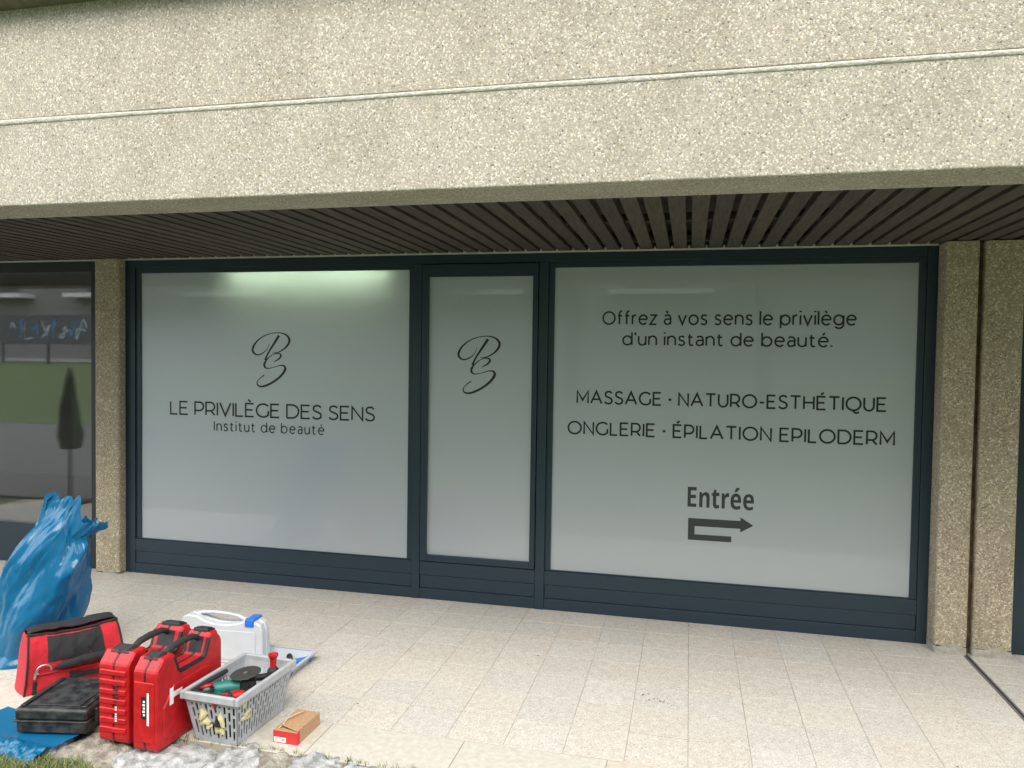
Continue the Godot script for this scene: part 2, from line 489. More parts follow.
# ---------------------------------------------------------------- lettering: single-stroke glyphs, capital height 1
const GLYPHS := {
	"A": ["0.9", "L 0 0 .45 1 .9 0", "L .17 .34 .73 .34"], "D": ["0.86", "L 0 0 0 1 .36 1", "A .36 .5 .5 .5 90 -90", "L .36 0 0 0"],
	"E": ["0.62", "L .62 0 0 0 0 1 .6 1", "L 0 .52 .53 .52"], "È": ["0.62", "L .62 0 0 0 0 1 .6 1", "L 0 .52 .53 .52", "L .18 1.32 .38 1.15"],
	"É": ["0.62", "L .62 0 0 0 0 1 .6 1", "L 0 .52 .53 .52", "L .46 1.32 .26 1.15"], "G": ["0.88", "A .5 .5 .5 .5 42 322", "L .88 .16 .88 .48"],
	"H": ["0.74", "L 0 0 0 1", "L .74 0 .74 1", "L 0 .51 .74 .51"], "I": ["0", "L 0 0 0 1"], "L": ["0.54", "L 0 1 0 0 .54 0"],
	"M": ["0.92", "L 0 0 0 1 .46 .24 .92 1 .92 0"], "N": ["0.74", "L 0 0 0 1 .74 0 .74 1"], "O": ["1.04", "A .52 .5 .52 .5 0 360"],
	"P": ["0.66", "L 0 0 0 1 .34 1", "A .34 .67 .32 .33 90 -90", "L .34 .34 0 .34"], "Q": ["1.04", "A .52 .5 .52 .5 0 360", "C .5 0 .6 -.15 .76 -.2 .94 -.12"],
	"R": ["0.68", "L 0 0 0 1 .34 1", "A .34 .67 .32 .33 90 -90", "L .34 .34 0 .34", "L .38 .34 .68 0"],
	"S": ["0.62", "C .59 .87 .46 .98 .32 1 .13 .94 .06 .76 .14 .6 .32 .52 .52 .43 .61 .26 .53 .07 .32 0 .13 .04 .01 .15"],
	"T": ["0.76", "L 0 1 .76 1", "L .38 1 .38 0"], "U": ["0.7", "L 0 1 0 .38", "A .35 .37 .35 .37 180 360", "L .7 .38 .7 1"], "V": ["0.82", "L 0 1 .41 0 .82 1"],
	"a": ["0.53", "C .05 .65 .15 .73 .28 .75 .44 .7 .53 .53", "L .53 .55 .53 0", "L .53 .43 .25 .43", "A .25 .215 .23 .215 90 270", "C .25 0 .38 .03 .48 .1 .53 .2"],
	"b": ["0.73", "L 0 1.06 0 0", "A .37 .37 .36 .37 0 360"], "d": ["0.73", "A .36 .37 .36 .37 0 360", "L .73 1.06 .73 0"],
	"e": ["0.7", "L .02 .4 .7 .4", "A .36 .37 .345 .37 5 318"], "f": ["0.38", "L .14 0 .14 .84", "A .32 .84 .18 .22 180 75", "L 0 .69 .36 .69"],
	"g": ["0.73", "A .36 .38 .36 .36 0 360", "L .73 .74 .73 .05", "A .38 .05 .35 .31 0 -145"], "i": ["0", "L 0 0 0 .74", "D 0 1.02"], "l": ["0", "L 0 0 0 1.06"],
	"n": ["0.6", "L 0 0 0 .74", "A .3 .44 .3 .3 180 0", "L .6 .44 .6 0"], "o": ["0.74", "A .37 .37 .37 .37 0 360"], "p": ["0.73", "L 0 .74 0 -.27", "A .37 .37 .36 .37 0 360"],
	"r": ["0.32", "L 0 0 0 .74", "C 0 .45 .07 .65 .18 .73 .32 .75"], "s": ["0.48", "C .46 .65 .36 .73 .25 .745 .1 .7 .05 .57 .11 .45 .25 .39 .4 .33 .46 .2 .4 .06 .25 0 .1 .03 .01 .1"],
	"t": ["0.42", "C .14 .93 .14 .6 .14 .2 .2 .04 .3 0 .42 .05", "L 0 .69 .38 .69"], "u": ["0.58", "L 0 .74 0 .3", "A .29 .29 .29 .29 180 360", "L .58 .74 .58 0"],
	"v": ["0.64", "L 0 .74 .32 0 .64 .74"], "z": ["0.54", "L 0 .74 .53 .74 0 0 .54 0"], "'": ["0.04", "L .04 1.05 0 .8"], "-": ["0.34", "L 0 .42 .34 .42"], ".": ["0", "D 0 .05"], "•": ["0.1", "B .05 .46"],
	"à": ["0.53", "+a", "L .14 1.08 .32 .92"], "è": ["0.7", "+e", "L .24 1.08 .42 .92"], "é": ["0.7", "+e", "L .46 1.08 .28 .92"],
}

func catmull(p: PackedVector2Array, w: Array, steps := 6) -> Array:
	var out := PackedVector2Array()
	var ow := []
	for i in p.size() - 1:
		var p0 := p[maxi(i - 1, 0)]
		var p3 := p[mini(i + 2, p.size() - 1)]
		for k in steps:
			var t := float(k) / steps
			out.append(p[i].cubic_interpolate(p[i + 1], p0, p3, t))
			ow.append(lerpf(w[mini(i, w.size() - 1)], w[mini(i + 1, w.size() - 1)], t))
	out.append(p[p.size() - 1])
	ow.append(w[w.size() - 1])
	return [out, ow]

func nums(s: String) -> Array:
	var a := []
	for t in s.split(" ", false).slice(1):
		a.append(t.to_float())
	return a

func glyph_strokes(ch: String) -> Array:
	var out := []
	for s: String in GLYPHS[ch].slice(1):
		if s.begins_with("+"):
			out.append_array(glyph_strokes(s.substr(1)))
			continue
		var a := nums(s)
		var p := PackedVector2Array()
		var closed := false
		match s[0]:
			"L":
				for i in range(0, a.size(), 2):
					p.append(Vector2(a[i], a[i + 1]))
			"C":
				for i in range(0, a.size(), 2):
					p.append(Vector2(a[i], a[i + 1]))
				p = catmull(p, [1.0])[0]
			"A":
				closed = absf(a[5] - a[4]) >= 359.0
				var cnt := maxi(8, int(absf(a[5] - a[4]) / 10.0))
				for i in (cnt if closed else cnt + 1):
					var w := deg_to_rad(lerpf(a[4], a[5], float(i) / cnt))
					p.append(Vector2(a[0] + cos(w) * a[2], a[1] + sin(w) * a[3]))
			"D", "B":
				var hh := 0.055 if s[0] == "D" else 0.095
				p = PackedVector2Array([Vector2(a[0], a[1] - hh), Vector2(a[0], a[1] + hh)])
		out.append([p, closed, s[0]])
	return out

# letters from x0 to x1 with this baseline, capital height and stroke, at depth z
func write_line(s: String, x0: float, x1: float, base: float, cap: float, stroke: float, z: float, track := 0.26, space := 0.42) -> Buf:
	var b := Buf.new()
	var adv := 0.0
	var at := []
	for i in s.length():
		at.append(adv)
		adv += space if s[i] == " " else GLYPHS[s[i]][0].to_float() + track
	adv -= track
	var sx := (x1 - x0 - stroke) / adv
	var depth := z
	for i in s.length():
		if s[i] == " ":
			continue
		for st in glyph_strokes(s[i]):
			var p := PackedVector2Array()
			for q: Vector2 in st[0]:
				p.append(Vector2(x0 + stroke * 0.5 + (at[i] + q.x) * sx, base + stroke * 0.5 + q.y * (cap - stroke)))
			depth = z if depth > z + 0.0011 else depth + 0.0002
			b.ribbon(p, [stroke * (1.3 if st[2] == "D" else 1.5 if st[2] == "B" else 1.0)], depth, st[1])
	return b

func logo(x0: float, x1: float, y0: float, y1: float, z: float) -> Buf:
	var b := Buf.new()
	var strokes := [
		[290, 235, 3, 272, 290, 5, 230, 335, 8, 170, 355, 10, 130, 322, 16, 132, 278, 17, 165, 220, 12, 230, 165, 8, 310, 133, 6, 390, 125, 7, 455, 145, 12, 488, 190, 18, 480, 238, 17, 440, 288, 12, 380, 325, 7, 322, 335, 3],
		[388, 153, 20, 340, 235, 17, 290, 320, 13, 250, 407, 14],
		[335, 425, 4, 385, 395, 12, 408, 360, 15, 385, 337, 8, 330, 350, 5, 275, 395, 9, 247, 440, 18, 247, 475, 15, 278, 494, 7, 340, 480, 5, 400, 461, 7, 438, 465, 13, 450, 500, 20, 415, 560, 18, 350, 620, 16, 270, 668, 16, 205, 682, 13, 172, 655, 8, 190, 610, 5, 243, 563, 8],
	]
	for k in strokes.size():
		var p := PackedVector2Array()
		var w := []
		for i in range(0, strokes[k].size(), 3):
			p.append(Vector2(lerpf(x0, x1, (strokes[k][i] - 122.0) / 374.0), lerpf(y1, y0, (strokes[k][i + 1] - 122.0) / 565.0)))
			w.append(strokes[k][i + 2] * 1.2 * (x1 - x0) / 374.0)
		var c := catmull(p, w)
		b.ribbon(c[0], c[1], z + 0.0002 * k)
	return b

# ---------------------------------------------------------------- the place
const TOP := 2.7075

func _ready() -> void:
	rng.seed = 5
	var cam := Camera3D.new()
	cam.name = "camera"
	add_child(cam)
	cam.position = Vector3(4.763, 1.905, 5.633)
	cam.rotation = Vector3(-0.0326, 0.2299, 0.0144)
	cam.fov = rad_to_deg(2.0 * atan(384.0 / 758.0))
	cam.near = 0.05
	cam.far = 400.0
	cam.current = true
	var env := Environment.new()
	env.background_mode = Environment.BG_SKY
	var sm := ProceduralSkyMaterial.new()
	sm.sky_top_color = Color(0.93, 0.955, 0.99)
	sm.sky_horizon_color = Color(0.68, 0.70, 0.73)
	sm.ground_bottom_color = Color(0.35, 0.36, 0.33)
	sm.ground_horizon_color = Color(0.6, 0.61, 0.6)
	sm.sun_angle_max = 1.0
	sm.energy_multiplier = 1.0
	var sky := Sky.new()
	sky.sky_material = sm
	env.sky = sky
	env.background_energy_multiplier = 1.15
	env.tonemap_mode = Environment.TONE_MAPPER_LINEAR
	env.tonemap_exposure = 4.15
	env.sdfgi_enabled = true
	env.ssao_enabled = true
	env.ssil_enabled = true
	var we := WorldEnvironment.new()
	we.name = "environment"
	we.environment = env
	add_child(we)
	var sun := DirectionalLight3D.new()
	sun.name = "sun"
	sun.light_energy = 0.3
	sun.light_angular_distance = 40.0
	sun.light_color = Color(1.0, 0.98, 0.95)
	sun.shadow_enabled = true
	add_child(sun)
	sun.rotation = Vector3(deg_to_rad(-52.0), deg_to_rad(20.0), 0)

	make_materials()
	build_ground()
	build_terrace()
	build_shell()
	build_fascia()
	build_soffit()
	build_pillars()
	build_shopfront()
	build_neighbours()
	build_across()
	build_edging()
	build_blue_bag()
	build_tool_bag()
	build_cases()
	build_white_case()
	build_basket()
	build_tray()
	build_cardboard()
	build_grass()

func build_ground() -> void:
	var b := Buf.new()
	b.grid(func(u: float, v: float) -> Vector3:
		var x := lerpf(-90.0, 70.0, u)
		var z := -30.0 + 115.0 * v
		var y := -0.07
		y += 1.33 * smoothstep(11.3, 30.0, z)
		return Vector3(x, y, z), 80, 115, -1.0)
	struct("ground", b, M.lawn)
	struct("road", boxbuf(-60, -0.3, 2.66, -2.2, -0.03, 11.3), M.asphalt)

func tile_mesh(sx: float, sz: float, thick: float, ch: float) -> ArrayMesh:
	var b := Buf.new()
	var hx := sx * 0.5
	var hz := sz * 0.5
	var c := Vector3(0, -thick * 0.5, 0)
	var o := [Vector3(-hx, 0, -hz), Vector3(hx, 0, -hz), Vector3(hx, 0, hz), Vector3(-hx, 0, hz)]
	var t := []
	for p: Vector3 in o:
		t.append(Vector3(p.x - signf(p.x) * ch, 0, p.z - signf(p.z) * ch))
	b.quad(t[0], t[1], t[2], t[3], Vector3.UP)
	for i in 4:
		var j := (i + 1) % 4
		var d := Vector3(0, -ch, 0)
		b.face(t[i], t[j], o[j] + d, o[i] + d, c)
		b.face(o[i] + d, o[j] + d, o[j] - Vector3(0, thick, 0), o[i] - Vector3(0, thick, 0), c)
	return b.mesh()

func build_terrace() -> void:
	var f := struct_node("terrace_floor")
	part("mortar_bed", boxbuf(-3.6, -0.2, -0.05, 9.3, -0.0035, 2.40), M.grout, f)
	var full := tile_mesh(0.2948, 0.2916, 0.003, 0.0009)
	var cut := tile_mesh(0.2744, 0.2916, 0.003, 0.0009)
	for c in range(-28, 14):
		var x0 := 4.795 + 0.297 * c
		var use := full
		if c == 5:
			use = cut
		if c > 5:
			x0 = 6.592 + 0.297 * (c - 6)
		for r in 7:
			var z1 := 2.054 - 0.297 * r
			var m: Material = M["tile%d" % rng.randi_range(0, 4)]
			var w := 0.137 + 0.0 if c == 5 else 0.1485
			part("tile", use, m, f, Vector3(x0 + w, rng.randf_range(-0.0007, 0.0004), z1 - 0.1485))
	var slab := tile_mesh(0.706, 0.338, 0.003, 0.0012)
	for k in range(-9, 9):
		part("slab", slab, M["slab%d" % (0 if k == 0 or rng.randf() < 0.4 else 1)], f, Vector3(3.0 + 0.71 * k + 0.355, rng.randf_range(-0.0004, 0.0006), 2.056 + 0.171))
	# steel cover strip over the expansion joint
	var j := Buf.new()
	j.box(Vector3(6.557, -0.003, 0.1), Vector3(6.567, 0.002, 2.05))
	j.box(Vector3(6.580, -0.003, 0.1), Vector3(6.590, 0.002, 2.05))
	part("joint_profile", j, mat(0.16, 0.15, 0.14, 0.5), f)
	part("joint_seal", boxbuf(6.567, -0.003, 0.1, 6.580, -0.0002, 2.05), M.gasket, f)

func build_shell() -> void:
	# floor slab over the shops, walls between and behind them
	struct("ceiling_slab", boxbuf(-6.5, 2.86, -4.2, 12.5, 3.05, 2.05), M.void)
	struct("wall_back", boxbuf(-6.5, -0.2, -4.4, 12.5, 3.05, -4.2), M.plaster)
	struct("wall_partition", boxbuf(-0.24, 0, -4.2, -0.05, 2.86, -0.08), M.plaster)
	struct("wall_partition_far", boxbuf(6.42, 0, -4.2, 6.8, 2.86, -0.08), M.plaster)
	struct("wall_end", boxbuf(-6.5, -0.2, -4.2, -6.3, 2.86, 0.05), M.plaster)
	struct("wall_end_far", boxbuf(12.3, -0.2, -4.2, 12.5, 2.86, 0.05), M.plaster)
	struct("floor_inside", boxbuf(-6.3, -0.2, -4.2, 12.3, -0.006, -0.06), mat(0.25, 0.23, 0.2, 0.6))
	struct("ceiling_inside", boxbuf(-0.05, 2.74, -4.2, 6.42, 2.80, -0.08), M.plaster)

func build_fascia() -> void:
	var f := thing("concrete_fascia", "pebbly precast concrete fascia beam running above the shop windows", "fascia")
	part("beam", boxbuf(-7, 2.70, 1.875, 13, 3.166, 2.20, 0.012), M.fascia, f)
	part("upper_panel", boxbuf(-7, 3.1665, 1.95, 13, 3.80, 2.206, 0.008), M.upper, f)
	var lip := Buf.new()
	var wav := FastNoiseLite.new()
	wav.seed = 15
	wav.frequency = 0.7
	wav.fractal_octaves = 3
	lip.grid(func(u: float, v: float) -> Vector3:
		# uneven cast edge: back along the underside, round the nose, up to the panel
		var x := lerpf(-7.0, 13.0, u)
		var k := wav.get_noise_2d(x, 0.0)
		var k2 := wav.get_noise_2d(x, 9.0)
		var w := (v - 0.5) * PI
		var low := 3.1425 + 0.006 * k2
		var c := (low + 3.170 + 0.005 * k) * 0.5
		var h := (3.170 + 0.005 * k - low) * 0.5
		return Vector3(x, c + sin(w) * h, 2.1985 + cos(w) * (0.0085 + 0.002 * k)), 900, 8, 1.0)
	part("cement_lip", lip, M.cement, f)
	part("overhang", boxbuf(-7, 3.752, 1.9, 13, 4.1, 2.31, 0.015), M.mossy, f)
	part("roof_slab", boxbuf(-7, 3.82, -4.4, 13, 4.1, 1.895), M.void, f)
	part("wall", boxbuf(-7, 3.06, -4.4, 13, 3.81, -4.2), M.plaster, f)

func build_soffit() -> void:
	var s := thing("slatted_soffit", "dark brown slatted timber ceiling under the concrete canopy", "soffit")
	var b := Buf.new()
	var hw := 0.0435
	var pr := PackedVector2Array([Vector2(-hw, 0), Vector2(hw, 0), Vector2(hw, 0.022), Vector2(-hw, 0.022)])
	b.prism(pr, 1.868, 0.003)
	var mesh := b.mesh()
	for k in range(-78, 64):
		var x := 4.741 + 0.12 * k + 0.06
		var o := part("slat", mesh, M["slat%d" % rng.randi_range(0, 3)], s, Vector3(x, 2.721 + rng.randf_range(-0.0015, 0.0015), 0.004))
		o.rotation.y = rng.randf_range(-0.001, 0.001)
	for z: float in [0.16, 0.95, 1.72]:
		part("batten", boxbuf(-6.3, 2.7455, z, 12.3, 2.79, z + 0.05), M.slat0, s)
	part("edge_trim", boxbuf(-0.04, 2.7095, -0.02, 6.37, 2.7195, 0.018), M.trim, s)
	part("edge_trim", boxbuf(-6.3, 2.7095, -0.02, -0.25, 2.7195, 0.018), M.trim, s)
	for k in range(-39, 14):
		part("bracket", boxbuf(-0.006, 0, 0, 0.006, 0.018, 0.03), M.trim, s, Vector3(4.741 + 0.12 * k, 2.7205, 0.004))

func pillar(label: String, x0: float, x1: float, z1: float, foot: float) -> Node3D:
	var p := thing("concrete_pillar", label, "pillar", Vector3((x0 + x1) * 0.5, 0, 0))
	var h := (x1 - x0) * 0.5
	var b := Buf.new()
	var pr := PackedVector2Array()
	var r := 0.022
	for q in [[-h, -0.3, 0.0], [h, -0.3, 0.0]]:
		pr.append(Vector2(q[0], q[1]))
	for k in 6:
		var w := PI / 2 * k / 5.0
		pr.append(Vector2(h - r + cos(w) * r, z1 - r + sin(w) * r))
	for k in 6:
		var w := PI / 2 + PI / 2 * k / 5.0
		pr.append(Vector2(-h + r + cos(w) * r, z1 - r + sin(w) * r))
	# local z of the prism becomes up; local y becomes the world's z
	b.prism(pr, 2.715 - foot, 0.001, Transform3D(Basis(Vector3(1, 0, 0), Vector3(0, 0, 1), Vector3(0, 1, 0)), Vector3(0, foot, 0)))
	part("shaft", b, M.pillar, p)
	if foot > 0.0:
		var s := Buf.new()
		s.grid(func(u: float, v: float) -> Vector3:
			var i := u * (pr.size())
			var a := pr[int(i) % pr.size()]
			var c := pr[(int(i) + 1) % pr.size()]
			var q := a.lerp(c, i - floorf(i))
			var bump := 0.0022 + 0.001 * sin(q.x * 61.0) + 0.0008 * sin(q.x * 143.0 + v * 3.0)
			var d := Vector2(q.x, q.y - 0.05).normalized()
			return Vector3(q.x + d.x * bump, foot * 1.1 * v + 0.012 * v * sin(q.x * 37.0 + 1.0), q.y + d.y * bump), pr.size() * 4, 4, -1.0, true)
		part("footing", s, M.footing, p)
	return p

func build_pillars() -> void:
	pillar("narrow pebbly concrete pillar between the frosted shopfront and the dark clear window", -0.245, 0.0, 0.08, 0.012)
	pillar("pebbly concrete pillar touching the dark blue frame beside the entrance arrow", 6.378, 6.576, 0.155, 0.055)
	pillar("pebbly concrete pillar on the far side of the narrow brown joint", 6.608, 6.84, 0.155, 0.055)
	var g := thing("joint_filler", "rusty brown filler strip in the gap between two concrete pillars", "joint strip")
	var b := Buf.new()
	b.grid(func(u: float, v: float) -> Vector3: return Vector3(6.577 + 0.03 * u, 2.71 * v, 0.105 + 0.006 * sin(v * 40.0) + 0.004 * sin(v * 97.0 + u * 4.0)), 4, 60, 1.0)
	part("strip", b, M.filler, g)

func framed_pane(parent: Node3D, x0: float, x1: float, y0: float, y1: float, z: float) -> MeshInstance3D:
	return part("frosted_pane", boxbuf(x0 - 0.01, y0 - 0.01, z - 0.006, x1 + 0.01, y1 + 0.01, z), M.film, parent)

func rail(parent: Node3D, called: String, x0: float, y0: float, x1: float, y1: float, z0: float, z1: float, m: Material = null) -> MeshInstance3D:
	return part(called, boxbuf(x0, y0, z0, x1, y1, z1, 0.003), m if m else M.frame, parent)

func build_shopfront() -> void:
	var s := thing("shopfront", "dark blue framed shopfront with frosted lettered panes between concrete pillars", "shopfront")
	# members, butted
	rail(s, "jamb", 0.0, 0.0, 0.097, TOP, -0.07, 0.0)
	rail(s, "jamb", 6.31, 0.0, 6.376, TOP, -0.07, 0.0)
	rail(s, "mullion", 2.646, 0.0, 2.712, 2.6395, -0.07, 0.004)
	rail(s, "mullion", 3.645, 0.0, 3.716, 2.6395, -0.07, 0.004)
	rail(s, "head", 0.0975, 2.64, 6.3095, TOP, -0.07, 0.0)
	for bay in [[0.0975, 2.6455, 0.144, 2.6], [2.7125, 3.6445, 2.7125, 3.6445], [3.7165, 6.3095, 3.762, 6.264]]:
		var a: float = bay[0]
		var c: float = bay[1]
		rail(s, "bottom_rail", a, 0.0, c, 0.086, -0.07, -0.001)
		rail(s, "middle_rail", a, 0.193, c, 0.298, -0.07, -0.001)
		rail(s, "kick_panel", a + 0.004, 0.0895, c - 0.004, 0.1895, -0.07, -0.006)
		part("panel_gap", boxbuf(a, 0.0862, -0.07, c, 0.1928, -0.014), M.gasket, s)
	for bay in [[0.0975, 2.6455, 0.144, 2.6], [3.7165, 6.3095, 3.762, 6.264]]:
		var a: float = bay[0]
		var c: float = bay[1]
		rail(s, "glazing_bead", a, 0.2985, bay[2], 2.6395, -0.06, -0.014)
		rail(s, "glazing_bead", bay[3], 0.2985, c, 2.6395, -0.06, -0.014)
		rail(s, "glazing_bead", bay[2] + 0.0005, 2.598, bay[3] - 0.0005, 2.6395, -0.06, -0.014)
		rail(s, "glazing_bead", bay[2] + 0.0005, 0.2985, bay[3] - 0.0005, 0.306, -0.06, -0.014)
	var pl := framed_pane(s, 0.144, 2.6, 0.306, 2.598, -0.026)
	var pr := framed_pane(s, 3.762, 6.264, 0.306, 2.598, -0.026)
	# opening sash in the narrow bay
	var sash := Node3D.new()
	sash.name = "sash"
	s.add_child(sash)
	var x0 := 2.7175
	var x1 := 3.6395
	rail(sash, "sash_stile", x0, 0.306, 2.77, 2.632, -0.03, 0.012)
	rail(sash, "sash_stile", 3.599, 0.306, x1, 2.632, -0.03, 0.012)
	rail(sash, "sash_rail", 2.7705, 0.306, 3.5985, 0.357, -0.03, 0.012)
	rail(sash, "sash_rail", 2.7705, 2.536, 3.5985, 2.632, -0.03, 0.012)
	part("frosted_pane", boxbuf(2.765, 0.35, -0.026, 3.604, 2.542, -0.010), M.film, sash)
	var gap := Buf.new()
	gap.box(Vector3(2.7125, 0.2985, -0.07), Vector3(2.7174, 2.6395, -0.03))
	gap.box(Vector3(3.6396, 0.2985, -0.07), Vector3(3.6445, 2.6395, -0.03))
	gap.box(Vector3(2.7174, 0.2985, -0.07), Vector3(3.6396, 0.3058, -0.03))
	gap.box(Vector3(2.7174, 2.6322, -0.07), Vector3(3.6396, 2.6395, -0.03))
	part("seal", gap, M.gasket, sash)
	# lettering stuck on the panes
	var z := -0.0245
	part("lettering", write_line("LE PRIVILÈGE DES SENS", 0.426, 2.316, 1.388, 0.122, 0.0145, z, 0.2, 0.36), M.ink, pl)
	part("lettering", write_line("Institut de beauté", 0.852, 1.873, 1.263, 0.086, 0.0095, z, 0.36, 0.5), M.ink, pl)
	part("emblem", logo(1.212, 1.56, 1.645, 2.098, z), M.ink, pl)
	part("emblem", logo(3.008, 3.346, 1.633, 2.082, -0.0085), M.ink, sash)
	part("lettering", write_line("Offrez à vos sens le privilège", 4.122, 5.882, 2.17, 0.103, 0.0125, z), M.ink, pr)
	part("lettering", write_line("d'un instant de beauté.", 4.272, 5.728, 2.018, 0.1, 0.0125, z), M.ink, pr)
	part("lettering", write_line("MASSAGE • NATURO-ESTHÉTIQUE", 3.938, 6.09, 1.578, 0.103, 0.0135, z), M.ink, pr)
	part("lettering", write_line("ONGLERIE • ÉPILATION EPILODERM", 3.874, 6.147, 1.345, 0.104, 0.0135, z), M.ink, pr)
	var tm := TextMesh.new()
	var font := SystemFont.new()
	font.font_names = PackedStringArray(["Droid Sans"])
	font.font_weight = 700
	tm.font = font
	tm.text = "Entrée"
	tm.font_size = 64
	tm.pixel_size = 0.01
	tm.depth = 0.01
	tm.horizontal_alignment = HORIZONTAL_ALIGNMENT_CENTER
	var o := part("lettering", tm, M.ink2, pr)
	var ab := tm.get_aabb()
	var sx := 0.463 / ab.size.x
	var sy := 0.158 / ab.size.y
	o.scale = Vector3(sx, sy, 0.05)
	o.position = Vector3(5.0 - ab.get_center().x * sx, 0.845 - ab.position.y * sy, -0.0252)
	var arrow := Buf.new()
	arrow.prism(PackedVector2Array([Vector2(4.776, 0.606), Vector2(5.082, 0.606), Vector2(5.082, 0.648), Vector2(4.823, 0.648), Vector2(4.823, 0.708), Vector2(5.142, 0.708), Vector2(5.142, 0.682), Vector2(5.232, 0.736), Vector2(5.142, 0.792), Vector2(5.142, 0.765), Vector2(4.776, 0.765)]), 0.0008, 0.0001, Transform3D(Basis(), Vector3(0, 0, -0.0252)))
	part("arrow", arrow, M.ink2, pr)
	# the batten light inside, close behind the film
	var l := thing("batten_light", "glowing tube light behind the top of a frosted pane", "lamp", Vector3(1.70, 2.595, -0.155))
	part("housing", boxbuf(-0.74, 0.03, -0.03, 0.74, 0.09, 0.03, 0.005), M.white_metal, l)
	var t := Buf.new()
	t.tube([Vector3(-0.70, 0, 0), Vector3(0, 0, 0), Vector3(0.70, 0, 0)], [0.014], 12)
	part("tube", t, M.tube, l)
	for x: float in [-0.715, 0.715]:
		part("holder", boxbuf(x - 0.014, -0.018, -0.018, x + 0.014, 0.0295, 0.018, 0.004), M.white_metal, l)
	var al := AreaLight3D.new()
	al.name = "tube_glow"
	al.area_size = Vector2(1.36, 0.03)
	al.light_color = Color(0.93, 1.0, 0.88)
	al.light_energy = 0.05
	al.shadow_enabled = true
	l.add_child(al)
	al.position = Vector3(0, -0.02, 0)
	al.rotation.x = -PI / 2

func build_neighbours() -> void:
	var n := thing("shop_window", "dark clear shop window reflecting lawn and graffiti beside the narrow pillar", "window")
	rail(n, "jamb", -0.352, 0.0, -0.246, TOP, -0.09, -0.002, M.frame_black)
	rail(n, "head", -6.2, 2.615, -0.3525, TOP, -0.09, -0.002, M.frame_black)
	rail(n, "kick_panel", -6.2, 0.0, -0.3525, 0.36, -0.09, -0.002)
	rail(n, "mullion", -3.2, 0.3605, -3.13, 2.6145, -0.09, -0.002, M.frame_black)
	for p in [[-3.1295, -0.3525], [-6.2, -3.2005]]:
		part("pane", boxbuf(p[0], 0.361, -0.036, p[1], 2.614, -0.030), M.glass, n)
		part("pane", boxbuf(p[0], 0.361, -0.058, p[1], 2.614, -0.052), M.glass, n)
	struct("floor_dark_shop", boxbuf(-6.28, 0.0, -4.19, -0.36, 0.02, -0.1), M.darkroom)
	struct("wall_dark_shop", boxbuf(-6.28, 0.021, -4.19, -0.36, 2.85, -4.1), M.darkroom)
	struct("wall_dark_shop_side", boxbuf(-0.36, 0.021, -4.09, -0.26, 2.85, -0.1), M.darkroom)
	struct("wall_dark_shop_far", boxbuf(-6.28, 0.021, -4.09, -6.2, 2.85, -0.1), M.darkroom)
	var w := thing("shopfront", "dark blue frame of the next shop beside the paired pillars", "shopfront")
	rail(w, "jamb", 6.845, 0.0, 7.0, TOP, -0.05, 0.045)
	rail(w, "head", 7.0005, 2.6, 10.0, TOP, -0.05, 0.045)
	rail(w, "kick_panel", 7.0005, 0.0, 10.0, 0.36, -0.05, 0.045)
	rail(w, "jamb", 10.0005, 0.0, 12.2, TOP, -0.05, 0.045)
	part("frosted_pane", boxbuf(7.0005, 0.3605, 0.0, 9.9995, 2.5995, 0.006), M.film, w)

